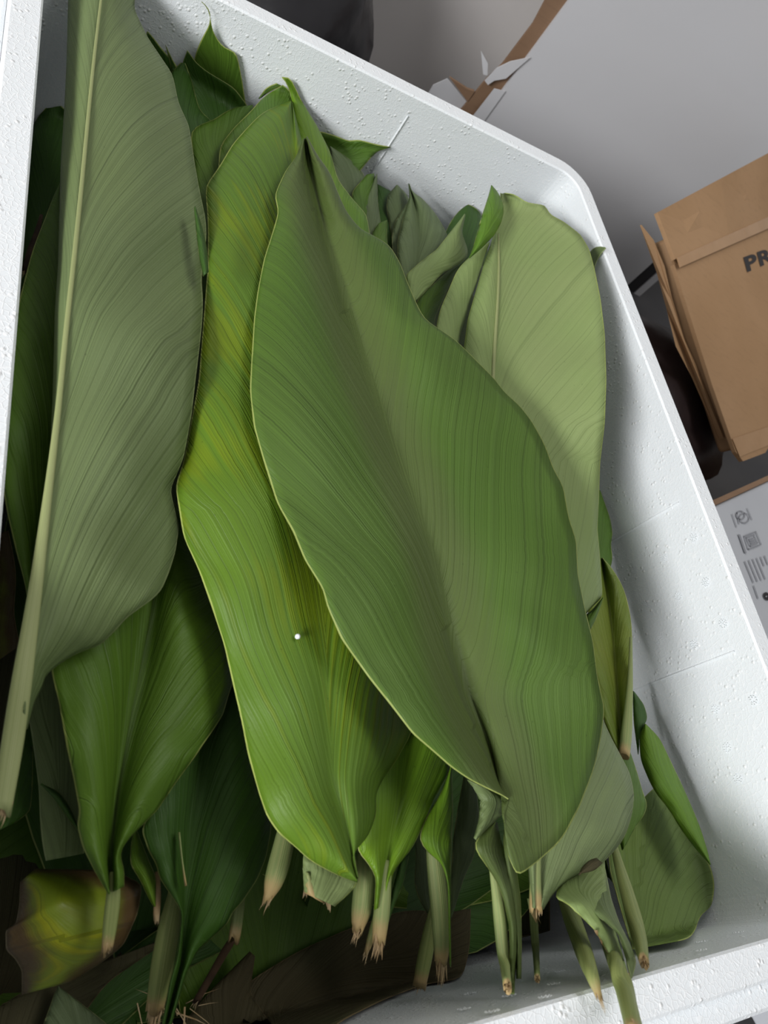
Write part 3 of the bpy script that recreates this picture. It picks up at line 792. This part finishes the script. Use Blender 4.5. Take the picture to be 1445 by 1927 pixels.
blade(lf, [(1170, 1600), (1160, 1560), (1150, 1480), (1165, 1400)], [(1178, 1590), (1195, 1557), (1212, 1535), (1219, 1515), (1208, 1486), (1199, 1453), (1186, 1415)], -0.058, TOPM, n=26, m=5)
lf = leaf('green leaf on the lower right wall, underside with a lime folded-back edge', (1260, 1775), -0.08)
F5L = [(1190, 1785), (1165, 1700), (1148, 1640), (1145, 1600), (1175, 1550), (1212, 1500), (1235, 1480)]
F5R = [(1277, 1769), (1300, 1764), (1309, 1746), (1319, 1720), (1340, 1707), (1344, 1662), (1340, 1645), (1336, 1627), (1313, 1600), (1283, 1562), (1257, 1520), (1237, 1482)]
blade(lf, F5L, F5R, [-0.075, -0.082, -0.080, -0.080], UNDY, n=40, m=8, axis=[(1190, 1800), (1215, 1600), (1240, 1470)], arch=0.0)
blade(lf, [(1336, 1628), (1313, 1603), (1283, 1564), (1257, 1521), (1235, 1495), (1221, 1469), (1205, 1430), (1202, 1381), (1213, 1362)], [(1337, 1626), (1332, 1603), (1319, 1561), (1303, 1521), (1283, 1476), (1261, 1430), (1241, 1388), (1215, 1362)], [-0.064, -0.066, -0.070], YELG, name='folded_margin', n=36, m=6, arch=0.006)
lf = leaf('small dark curled leaf edge above the lime folded leaf on the right wall', (1205, 1380), -0.075)
blade(lf, [(1200, 1420), (1192, 1360), (1190, 1300)], [(1203, 1382), (1219, 1352), (1212, 1326), (1194, 1302)], -0.072, TOPD, n=18, m=4)

# --- stalk cluster at the lower right
lf = leaf('pale leaf base with torn tan tip in the stalk cluster at the near right rim', (1175, 1838), -0.03)
blade(lf, [(1180, 1832), (1156, 1811), (1137, 1782), (1121, 1753), (1104, 1736), (1088, 1720), (1068, 1701), (1044, 1688), (1050, 1672), (1070, 1640)], [(1181, 1830), (1176, 1812), (1160, 1757), (1150, 1720), (1143, 1690), (1140, 1660), (1138, 1620)], [-0.020, -0.022, -0.028, -0.045], UNDER2, n=34, m=6, eR=False, sm=1)
blade(lf, [(1188, 1842), (1176, 1800), (1163, 1757), (1137, 1735), (1101, 1706), (1066, 1668)], [(1190, 1840), (1198, 1810), (1187, 1779), (1165, 1735), (1150, 1690), (1138, 1630)], [-0.015, -0.017, -0.025, -0.043], UNDER, name='upper_blade', n=30, m=6, sm=1)
fray_edge(lf, [(1181, 1834), (1156, 1811), (1137, 1780), (1121, 1753)], (0.5, 0.85), -0.008, 26, 14)
lf = leaf('long green stalk with a dark tan cut edge, rightmost at the near rim', (1214, 1815), -0.03)
stalk(lf, [(1212, 1812, 22), (1204, 1770, 36), (1190, 1715, 34), (1174, 1660, 28), (1160, 1612, 18), (1150, 1570, 12)], [-0.030, -0.034, -0.048, -0.060], STALK, n=26, fray=18, fraylen=0.008)
lf = leaf('wide green leaf stalk torn to a slanting brown point near the rim', (1120, 1870), -0.02)
stalk(lf, [(1126, 1872, 12), (1112, 1830, 34), (1098, 1790, 42), (1084, 1750, 42), (1068, 1706, 38), (1060, 1670, 30)], [-0.012, -0.03, -0.055, -0.07], STALK, n=26, fray=16, fraylen=0.012)
lf = leaf('thick green stalk reaching over the near foam rim', (1195, 1930), 0.01)
stalk(lf, [(1196, 1950, 40), (1188, 1910, 44), (1178, 1870, 44), (1166, 1830, 40), (1150, 1790, 34), (1130, 1740, 26)], [0.012, 0.004, -0.02, -0.05, -0.075], STALK, n=26, groove=0.15, fray=14, fraylen=0.01)

# --- middle bottom stalks
lf = leaf('pale stub of a leaf base torn off under the yellow-green leaf', (600, 1690), -0.046)
blade(lf, [(572, 1678), (570, 1645), (570, 1612), (580, 1560)], [(630, 1706), (655, 1684), (673, 1664), (668, 1600)], [-0.046, -0.046, -0.05], UNDER2, n=20, m=6, eL=False)
blade(lf, [(572, 1680), (571, 1660), (571, 1640)], [(612, 1700), (600, 1672), (590, 1645)], -0.047, STALKP, name='torn_base', n=8, m=4)
fray_edge(lf, [(572, 1678), (590, 1668), (608, 1684), (620, 1704)], (-0.1, 1), -0.045, 30, 16)
lf = leaf('pale leaf stalk leaning left under the yellow-green leaf', (505, 1690), -0.05)
stalk(lf, [(504, 1690, 16), (514, 1664, 38), (524, 1630, 42), (534, 1590, 40), (545, 1540, 34)], -0.050, STALKP, n=20, fray=16, fraylen=0.010)
lf = leaf('lime leaf right of the yellow-green leaf, its stalk end torn to white fibres', (710, 1790), -0.05)
blade(lf, [(703, 1712), (707, 1650), (690, 1622), (672, 1602), (680, 1500), (700, 1400), (720, 1250)], [(730, 1690), (737, 1661), (740, 1641), (753, 1624), (774, 1599), (787, 1574), (815, 1506), (849, 1447), (850, 1380), (820, 1250)], [-0.048, -0.044, -0.042, -0.042], YELG, n=40, m=8,
      M=[(716, 1708), (722, 1650), (735, 1590), (755, 1500), (770, 1400), (780, 1250)], zr=-0.004, trough=0.003, sm=1)
stalk(lf, [(713, 1768, 26), (716, 1735, 32), (720, 1700, 32), (724, 1660, 26), (728, 1620, 18)], -0.048, STALKP, n=18, fray=30, fraylen=0.014)
lf = leaf('thick pale stalk with a frayed tip left of the white-fibred stalk', (672, 1770), -0.052)
stalk(lf, [(672, 1748, 22), (680, 1722, 40), (684, 1680, 42), (688, 1640, 40), (690, 1590, 36)], -0.052, STALKP, n=18, fray=16, fraylen=0.012)
lf = leaf('narrow dark green leaf behind the white-fibred stalk', (717, 1777), -0.065)
blade(lf, [(715, 1778), (725, 1739), (737, 1677), (752, 1620)], [(717, 1780), (740, 1710), (760, 1661), (770, 1610)], -0.062, TOPD, n=18, m=3)
stalk(lf, [(690, 1790, 10), (698, 1765, 16), (706, 1740, 18), (716, 1700, 14)], -0.066, STALK, n=12, fray=12, fraylen=0.01)
lf = leaf('long pale stalk of a lime leaf hanging down in the middle, torn tip', (827, 1855), -0.05)
blade(lf, [(845, 1800), (842, 1660), (830, 1624), (802, 1602), (787, 1578), (800, 1540), (818, 1512), (835, 1480), (848, 1440)], [(849, 1820), (848, 1740), (848, 1640), (850, 1580), (853, 1524), (851, 1480), (850, 1440)], [-0.056, -0.050, -0.047, -0.046], YELG, n=34, m=5, sm=1)
stalk(lf, [(830, 1808, 26), (832, 1770, 34), (829, 1720, 38), (824, 1660, 40), (818, 1606, 36), (816, 1560, 30)], [-0.062, -0.056, -0.052], STALKP, n=26, fray=26, fraylen=0.016)
lf = leaf('greyish leaf underside hanging right of the long pale stalk', (849, 1724), -0.06)
blade(lf, [(848, 1726), (849, 1640), (852, 1580), (858, 1537), (868, 1484), (876, 1440)], [(851, 1724), (874, 1649), (895, 1607), (893, 1577), (903, 1537), (895, 1475), (892, 1440)], [-0.070, -0.062, -0.056], UNDER3, n=30, m=5)
lf = leaf('pale stalk slanting left behind the long pale stalk', (785, 1855), -0.08)
stalk(lf, [(790, 1850, 26), (798, 1810, 30), (806, 1765, 28), (815, 1720, 20), (822, 1680, 14)], [-0.086, -0.078, -0.07], STALK, n=18, fray=12, fraylen=0.010)
lf = leaf('shaded leaf behind the stalks below the lime leaf', (812, 1730), -0.095)
blade(lf, [(811, 1730), (787, 1693), (778, 1661), (783, 1615), (780, 1560)], [(813, 1729), (811, 1690), (808, 1650), (800, 1610), (800, 1560)], -0.09, UNDER3, n=16, m=4)
lf = leaf('thin tan stalk hanging just right of the largest leaf stalk', (1011, 1845), -0.07)
stalk(lf, [(1011, 1842, 14), (1009, 1800, 15), (1005, 1750, 17), (1003, 1712, 17), (1002, 1670, 14)], [-0.068, -0.060, -0.05], STALKD, n=18, fray=0)
stalk(lf, [(1010, 1730, 8), (1003, 1715, 16), (998, 1690, 14)], -0.048, STALKP, name='stalk_sheath', n=10, fray=5, fraylen=0.005)

# --- left bottom group
lf = leaf('glossy mid-green leaf folded along a dark midrib at the lower left', (205, 1800), -0.05)
K2L = [(204, 1684), (177, 1638), (155, 1594), (145, 1555), (149, 1525), (138, 1464), (125, 1405), (111, 1324), (97, 1266), (90, 1200), (120, 1080), (200, 980), (260, 940)]
K2M = [(208, 1680), (210, 1594), (221, 1497), (234, 1420), (249, 1332), (269, 1235), (288, 1136), (300, 1040), (300, 940)]
K2R = [(234, 1668), (234, 1635), (227, 1613), (230, 1597), (244, 1577), (263, 1558), (296, 1525), (332, 1472), (368, 1423), (383, 1400), (400, 1376), (420, 1345), (430, 1310), (440, 1280), (430, 1200), (400, 1100), (360, 1000), (320, 935)]
blade(lf, K2L, K2R, [-0.052, -0.048, -0.046, -0.048], TOPM, K2M, n=110, m=9, trough=0.013, tpow=5, zl=[0.0, 0.004, -0.004], zr=[0.0, -0.004, -0.008], arch=0.004, sm=1)
stalk(lf, [(202, 1785, 20), (206, 1750, 26), (211, 1710, 28), (215, 1675, 26), (214, 1640, 14)], [-0.058, -0.054], STALK, n=18, groove=0.5, fray=10, fraylen=0.006)
lf = leaf('dark green leaf with a small split and a thick stalk at the bottom left', (310, 1920), -0.07)
K1L = [(304, 1930), (319, 1846), (331, 1808), (338, 1763), (342, 1722), (338, 1708), (321, 1684), (300, 1653), (293, 1625), (280, 1604), (266, 1563), (290, 1500), (340, 1400), (380, 1320), (420, 1260)]
K1M = [(312, 1930), (330, 1860), (342, 1812), (346, 1740), (350, 1677), (363, 1549), (388, 1400), (410, 1320), (440, 1250)]
K1R = [(323, 1930), (338, 1877), (352, 1829), (373, 1788), (428, 1739), (439, 1715), (456, 1698), (484, 1656), (501, 1614), (510, 1566), (512, 1520), (500, 1440), (480, 1350), (450, 1250)]
blade(lf, K1L, K1R, [-0.068, -0.062, -0.060, -0.058], TOPD, K1M, n=90, m=9, trough=0.006, zl=0.002, zr=[0.0, -0.002, -0.006], arch=0.004, sm=1)
blade(lf, [(349, 1667), (342, 1630), (336, 1566)], [(350.5, 1667), (345, 1628), (337.5, 1566)], -0.0575, STALKP, name='split', n=8, m=2)
stalk(lf, [(292, 1895, 34), (300, 1850, 40), (308, 1800, 44), (318, 1745, 42), (328, 1700, 34), (336, 1650, 22)], [-0.080, -0.074, -0.070], STALK, n=26, fray=30, fraylen=0.016)
lf = leaf('dull pale leaf with a creased slit behind the glossy folded leaf', (110, 1610), -0.075)
blade(lf, [(86, 1620), (80, 1594), (75, 1544), (73, 1483), (68, 1444), (62, 1400), (52, 1340), (60, 1250)], [(158, 1606), (162, 1570), (150, 1520), (145, 1450), (130, 1380), (110, 1250)], -0.070, UNDER, n=30, m=6)
blade(lf, [(148, 1566), (120, 1530), (98, 1500), (76, 1476)], [(150, 1562), (132, 1518), (112, 1490), (78, 1474)], -0.066, TOPD, name='creased_slit', n=14, m=3)
lf = leaf('dark bluish-green leaf behind the cut stalk of the huge pale leaf', (20, 1560), -0.085)
blade(lf, [(-20, 1570), (-20, 1500), (10, 1440), (40, 1400)], [(28, 1549), (58, 1527), (62, 1470), (62, 1405)], -0.082, TOPD, n=18, m=5)
lf = leaf('small lime leaf with a withered tip between glossy and split leaves', (292, 1720), -0.072)
blade(lf, [(289, 1706), (280, 1693), (264, 1657), (244, 1627), (246, 1590), (252, 1560)], [(293, 1706), (294, 1650), (278, 1613), (257, 1560)], -0.068, YELG, n=20, m=4)
stalk(lf, [(294, 1728, 12), (296, 1700, 14), (298, 1670, 12), (296, 1640, 8)], -0.070, FIBRE, n=10, fray=10, fraylen=0.006)
lf = leaf('green stalk stub dangling right of the split dark leaf', (440, 1765), -0.085)
stalk(lf, [(441, 1764, 22), (446, 1735, 24), (450, 1700, 22), (455, 1660, 16)], -0.08, STALKD, n=12, groove=0.4, fray=6, fraylen=0.005)
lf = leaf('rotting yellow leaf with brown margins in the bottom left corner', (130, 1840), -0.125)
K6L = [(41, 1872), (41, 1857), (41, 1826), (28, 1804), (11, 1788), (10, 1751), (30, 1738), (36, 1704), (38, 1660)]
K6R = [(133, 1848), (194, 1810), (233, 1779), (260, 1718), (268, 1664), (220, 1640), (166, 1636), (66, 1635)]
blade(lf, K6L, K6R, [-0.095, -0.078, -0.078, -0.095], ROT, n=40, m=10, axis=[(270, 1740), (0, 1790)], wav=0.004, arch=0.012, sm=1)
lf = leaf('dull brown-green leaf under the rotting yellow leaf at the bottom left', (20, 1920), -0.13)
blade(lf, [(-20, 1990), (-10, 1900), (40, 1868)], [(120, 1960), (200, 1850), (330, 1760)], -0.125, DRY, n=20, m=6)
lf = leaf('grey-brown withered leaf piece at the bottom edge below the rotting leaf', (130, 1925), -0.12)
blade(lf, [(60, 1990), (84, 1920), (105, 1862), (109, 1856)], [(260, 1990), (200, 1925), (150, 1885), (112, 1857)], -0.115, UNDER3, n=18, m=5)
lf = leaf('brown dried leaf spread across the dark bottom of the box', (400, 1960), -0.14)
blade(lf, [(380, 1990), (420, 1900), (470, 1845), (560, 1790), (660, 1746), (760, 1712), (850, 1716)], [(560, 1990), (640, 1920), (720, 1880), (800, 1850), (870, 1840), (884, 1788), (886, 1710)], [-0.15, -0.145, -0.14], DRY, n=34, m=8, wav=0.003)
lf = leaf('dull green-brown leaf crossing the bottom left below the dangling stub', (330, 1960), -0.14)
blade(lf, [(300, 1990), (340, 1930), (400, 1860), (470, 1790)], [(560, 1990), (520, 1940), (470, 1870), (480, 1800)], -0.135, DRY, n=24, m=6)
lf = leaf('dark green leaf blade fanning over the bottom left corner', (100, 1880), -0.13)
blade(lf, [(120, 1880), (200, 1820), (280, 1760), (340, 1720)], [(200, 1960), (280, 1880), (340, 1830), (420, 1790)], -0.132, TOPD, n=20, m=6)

# --- left column
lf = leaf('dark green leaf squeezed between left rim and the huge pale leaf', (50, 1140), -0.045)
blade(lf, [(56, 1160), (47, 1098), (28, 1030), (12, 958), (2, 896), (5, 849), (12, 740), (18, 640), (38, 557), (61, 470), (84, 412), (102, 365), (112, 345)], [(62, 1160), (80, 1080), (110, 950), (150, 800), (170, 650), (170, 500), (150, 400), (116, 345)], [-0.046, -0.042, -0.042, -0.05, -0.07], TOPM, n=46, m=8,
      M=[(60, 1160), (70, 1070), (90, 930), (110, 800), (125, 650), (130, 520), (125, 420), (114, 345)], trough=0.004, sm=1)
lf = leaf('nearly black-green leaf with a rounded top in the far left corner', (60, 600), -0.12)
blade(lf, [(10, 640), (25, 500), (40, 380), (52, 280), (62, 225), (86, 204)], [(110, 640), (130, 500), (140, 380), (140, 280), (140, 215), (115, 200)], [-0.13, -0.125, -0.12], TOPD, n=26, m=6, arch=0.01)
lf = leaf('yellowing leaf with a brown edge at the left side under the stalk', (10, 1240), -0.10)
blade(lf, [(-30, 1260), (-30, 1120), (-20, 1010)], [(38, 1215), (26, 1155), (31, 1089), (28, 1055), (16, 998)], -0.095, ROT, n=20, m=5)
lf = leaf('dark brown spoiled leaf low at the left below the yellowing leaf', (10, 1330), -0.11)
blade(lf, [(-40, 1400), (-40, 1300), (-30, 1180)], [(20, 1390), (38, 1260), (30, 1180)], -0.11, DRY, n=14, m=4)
tw = tag(empty('withered_twig', tuple(P(70, 440, -0.09))), 'ragged dried stem bits between left rim and dark leaf', 'twig')
stalk(tw, [(46, 510, 10), (58, 470, 14), (70, 440, 10), (78, 405, 6)], -0.085, TWIG, n=14, fray=14, fraylen=0.012)

# --- leaf tips along the far wall
lf = leaf('bright green leaf tip standing highest against the far wall', (410, 300), -0.075)
blade(lf, [(366, 330), (362, 200), (366, 107), (376, 80), (395, 45), (396, 30), (391, 14), (379, 4)], [(470, 330), (466, 220), (456, 152), (447, 107), (441, 95), (430, 95), (414, 83), (400, 58), (397, 40), (393, 16), (380, 3)], [-0.075, -0.065, -0.05], TOPM, n=36, m=5, sm=1)
lf = leaf('dark green leaf tip in front of the bright pointed tip', (400, 330), -0.065)
blade(lf, [(345, 350), (335, 240), (338, 160), (342, 122), (352, 95)], [(480, 330), (470, 205), (452, 180), (442, 166), (414, 149), (390, 135), (369, 118), (353, 95)], [-0.070, -0.064, -0.055], TOPD, n=30, m=5, sm=1)
lf = leaf('dark leaf tip half hidden by the huge pale leaf at the far wall', (350, 330), -0.062)
blade(lf, [(310, 350), (300, 220), (318, 140), (340, 118)], [(410, 330), (400, 229), (376, 208), (369, 183), (359, 145), (349, 119)], [-0.066, -0.061, -0.054], TOPD, n=24, m=5, sm=1)
lf = leaf('green leaf with a wavy pale margin behind the yellow-green leaf', (400, 560), -0.055)
blade(lf, [(380, 560), (376, 420), (368, 330), (358, 248), (373, 235), (404, 225), (421, 211), (445, 201), (470, 198)], [(470, 560), (480, 420), (486, 300), (482, 230), (476, 197)], [-0.060, -0.058, -0.055], TOPM, n=36, m=6, sm=1)
lf = leaf('green leaf whose pale margin runs just behind the yellow-green leaf top', (440, 520), -0.05)
blade(lf, [(400, 520), (408, 400), (411, 311), (414, 273), (440, 240), (473, 208), (494, 183), (521, 166), (530, 162)], [(560, 520), (575, 400), (575, 300), (560, 215), (548, 172), (532, 160)], [-0.052, -0.050, -0.046], TOPM, n=36, m=6, sm=1)
blade(lf, [(486, 185), (500, 165), (520, 157)], [(492, 184), (508, 172), (530, 162)], -0.052, TOPM, name='folded_margin', n=8, m=3)
lf = leaf('long straight-edged green leaf behind the tip of the largest leaf', (640, 600), -0.05)
blade(lf, [(600, 620), (575, 420), (560, 260), (546, 175), (536, 148), (530, 146)], [(720, 560), (694, 433), (691, 405), (663, 374), (645, 350), (636, 339), (622, 287), (598, 239), (566, 187), (546, 144), (532, 145)], [-0.054, -0.050, -0.044], YELG, n=40, m=6, sm=1)
lf = leaf('dark green curled leaf tip pointing right against the far wall', (640, 400), -0.075)
blade(lf, [(600, 300), (597, 246), (632, 256), (656, 266), (674, 263), (708, 272), (736, 277)], [(650, 400), (660, 340), (681, 318), (694, 301), (712, 284), (730, 279)], [-0.07, -0.062, -0.05], TOPM, n=28, m=4, sm=1)
lf = leaf('small pale leaf below the dark curled tip', (660, 420), -0.068)
blade(lf, [(630, 420), (625, 340), (620, 276)], [(690, 420), (690, 335), (670, 308), (646, 291), (622, 275)], [-0.066, -0.062, -0.058], UNDER3, n=22, m=4)
lf = leaf('narrow green leaf pair edge beside the small pale leaf', (690, 470), -0.064)
blade(lf, [(670, 470), (660, 400), (662, 358), (676, 345), (690, 328)], [(712, 470), (710, 400), (707, 340), (704, 326)], [-0.062, -0.059, -0.056], TOPM, n=22, m=4)
lf = leaf('folded green leaf standing right of the narrow green leaf', (700, 480), -0.062)
blade(lf, [(680, 490), (682, 430), (685, 384), (695, 360), (706, 332)], [(735, 490), (718, 430), (711, 380), (710, 327)], [-0.060, -0.057, -0.055], UNDER3, n=22, m=4)
lf = leaf('tiny green leaf corner beside the largest leaf edge', (712, 490), -0.056)
blade(lf, [(696, 500), (698, 440), (712, 420)], [(735, 500), (728, 450), (728, 414)], -0.054, TOPM, n=14, m=3)
lf = leaf('dim green leaf stub in the gap left of the grey bundle', (720, 480), -0.075)
blade(lf, [(702, 500), (706, 430), (708, 345)], [(750, 500), (748, 420), (736, 360)], -0.072, TOPD, n=14, m=3)
G = 'bundle of grey-green leaf tips at the far wall'
lf = leaf('outer left grey-green tip of the small upright bundle', (745, 500), -0.07, G)
blade(lf, [(742, 500), (736, 440), (726, 390), (730, 365), (746, 348)], [(790, 500), (785, 420), (766, 365), (748, 348)], [-0.072, -0.068, -0.064], UNDER3, n=22, m=4)
lf = leaf('inner grey-green leaf of the small upright bundle', (760, 520), -0.066, G)
blade(lf, [(742, 520), (737, 450), (741, 420), (768, 378)], [(800, 520), (795, 440), (772, 376)], [-0.067, -0.064, -0.061], UNDER3, n=22, m=4)
lf = leaf('front grey-green leaf of the small upright bundle with a thin hooked tip', (790, 520), -0.06, G)
blade(lf, [(755, 530), (748, 493), (747, 455), (760, 403), (771, 370), (768, 346)], [(812, 510), (845, 448), (839, 436), (832, 422), (818, 400), (794, 372), (774, 360), (769, 345)], [-0.062, -0.059, -0.056], UNDER3, n=30, m=6, M=[(780, 520), (790, 450), (785, 400), (770, 347)], arch=0.004)
lf = leaf('pale yellowish folded leaf pointing up right from the largest leaf edge', (790, 570), -0.05)
blade(lf, [(770, 560), (763, 517), (794, 490), (822, 469), (846, 438), (862, 418), (874, 402)], [(782, 568), (808, 541), (829, 517), (853, 503), (879, 486), (881, 472), (869, 438), (876, 404)], [-0.048, -0.047, -0.048], UNDER2, n=32, m=5, sm=1)
lf = leaf('olive green leaf strip under the pale yellowish folded leaf', (800, 610), -0.052)
blade(lf, [(780, 640), (782, 566), (808, 541), (840, 512), (878, 488)], [(830, 640), (815, 605), (835, 560), (858, 510), (884, 484)], -0.054, TOPM, n=22, m=4)
lf = leaf('dark shaded leaf behind the rolled leaf at the far wall', (870, 480), -0.07)
blade(lf, [(820, 500), (838, 436), (852, 410), (867, 393), (878, 386)], [(920, 500), (915, 440), (905, 400), (892, 389), (881, 385)], [-0.07, -0.066, -0.062], TOPD, n=22, m=5)
lf = leaf('ragged dark leaf edge right of the huge pale leaf top', (310, 160), -0.06)
blade(lf, [(260, 180), (262, 110), (276, 60)], [(345, 180), (336, 125), (322, 112), (304, 92), (288, 70), (279, 60)], -0.06, TOPD, n=16, m=4)
lf = leaf('thin upright leaf point near the huge pale leaf top', (330, 140), -0.062)
blade(lf, [(325, 150), (318, 112), (311, 85)], [(345, 150), (326, 115), (312, 85)], -0.058, TOPD, n=12, m=2)

# ------------------------------------------------------------------ small things
tw = tag(empty('dried_root', tuple(P(385, 1860, -0.12))), 'dark brown dried root stem below the dangling stub', 'root')
stalk(tw, [(372, 1880, 14), (392, 1845, 14), (412, 1810, 15), (430, 1778, 16), (440, 1765, 12)], [-0.11, -0.10, -0.085], TWIG, n=20, fray=14, fraylen=0.012)
fb = tag(empty('fibre_tuft', tuple(P(330, 1890, -0.11))), 'tangle of tan dried plant fibres at the bottom left', 'fibres')
fv, ff = [], []
for k in range(14):
    u, v = random.gauss(325, 26), random.gauss(1900, 12)
    a = P(u, v, -0.09 - random.random() * 0.03)
    th = random.gauss(2.6, 0.7) + (math.pi if random.random() < 0.4 else 0)
    d = np.array([math.cos(th), math.sin(th), random.uniform(-0.3, 0.3)]); d /= np.linalg.norm(d)
    strand(fv, ff, a, d, random.uniform(0.008, 0.022), random.uniform(0.00015, 0.00045))
mesh_obj('strands', fv, ff, FIBRE, fb, smooth=False)
bd = lump('foam_bead', tuple(P(560, 1198, -0.0105)), 0.0011, 0.0011, 0.0011, FOAM, 1.0, 0.05, 10, 6)
tag(bd, 'tiny white foam bead lying on the yellow-green leaf', 'bead')

# ------------------------------------------------------------------ leaves deeper in the pile
def pile_leaf(x, y, z, ang, ln, wd, mat, label, group, tilt=0.0):
    o = empty('turmeric_leaf', (x, y, z)); tag(o, label, 'leaf', group)
    n, m = 18, 4; V, F, U, Rm = [], [], [], []
    dx, dy = math.cos(ang), math.sin(ang); sd = random.random() * 30
    for i in range(n):
        t = i / (n - 1)
        w = wd * 0.5 * (math.sin(math.pi * min(1, t * 0.92 + 0.06)) ** 0.75)
        for j in range(-m, m + 1):
            s = j / m; l = (t - 0.5) * ln
            px_, py_ = x + dx * l - dy * s * w, y + dy * l + dx * s * w
            pz = z + tilt * l + 0.006 * abs(s) + 0.006 * noise.noise(Vector((t * 3 + sd, s, sd)))
            px_ = min(max(px_, IN_X0 + 0.006), IN_X1 - 0.008); py_ = min(max(py_, IN_Y0 + 0.008), IN_Y1 - 0.008)
            V.append((px_, py_, pz)); U.append((s * w, t * ln)); Rm.append((w * (1 - abs(s)), t))
    c = 2 * m + 1
    for i in range(n - 1):
        for j in range(c - 1):
            k = i * c + j; F.append((k, k + 1, k + c + 1, k + c))
    b = mesh_obj('blade', V, F, mat, o); uvs(b, 'vein', U); uvs(b, 'rim', Rm)
    md = b.modifiers.new('thickness', 'SOLIDIFY'); md.thickness = 0.0005
random.seed(7)
for k in range(9):
    pile_leaf(0.06 + 0.036 * k, 0.03 + 0.03 * (k % 3), -0.178 + 0.0025 * k, 0.35 + 0.12 * ((k * 5) % 7 - 3), 0.34, 0.13, (TOPD, DRY, TOPD, TOPM)[k % 4],
              'shadowed leaf lying deep at the bottom of the box under the pile', 'leaves deep in the pile')
for k in range(26):
    lay = k // 7
    x = 0.07 + 0.30 * random.random(); y = 0.03 + 0.40 * random.random()
    z = -0.20 + lay * 0.016 + random.uniform(-0.003, 0.003)
    pile_leaf(x, y, z, math.pi / 2 + random.gauss(-0.25, 0.35), random.uniform(0.30, 0.42), random.uniform(0.09, 0.14),
              random.choice([TOPD, TOPD, TOPM, DRY]), 'shadowed leaf lying deep at the bottom of the box under the pile', 'leaves deep in the pile')
for k in range(10):
    x = 0.12 + 0.22 * random.random(); y = 0.22 + 0.14 * random.random()
    pile_leaf(x, y, -0.115 + 0.003 * k, math.pi / 2 + random.gauss(-0.2, 0.12), random.uniform(0.26, 0.34), random.uniform(0.08, 0.11),
              random.choice([TOPD, TOPM, UNDER3]), 'shadowed leaf in the middle layer of the pile', 'leaves in the middle of the pile')
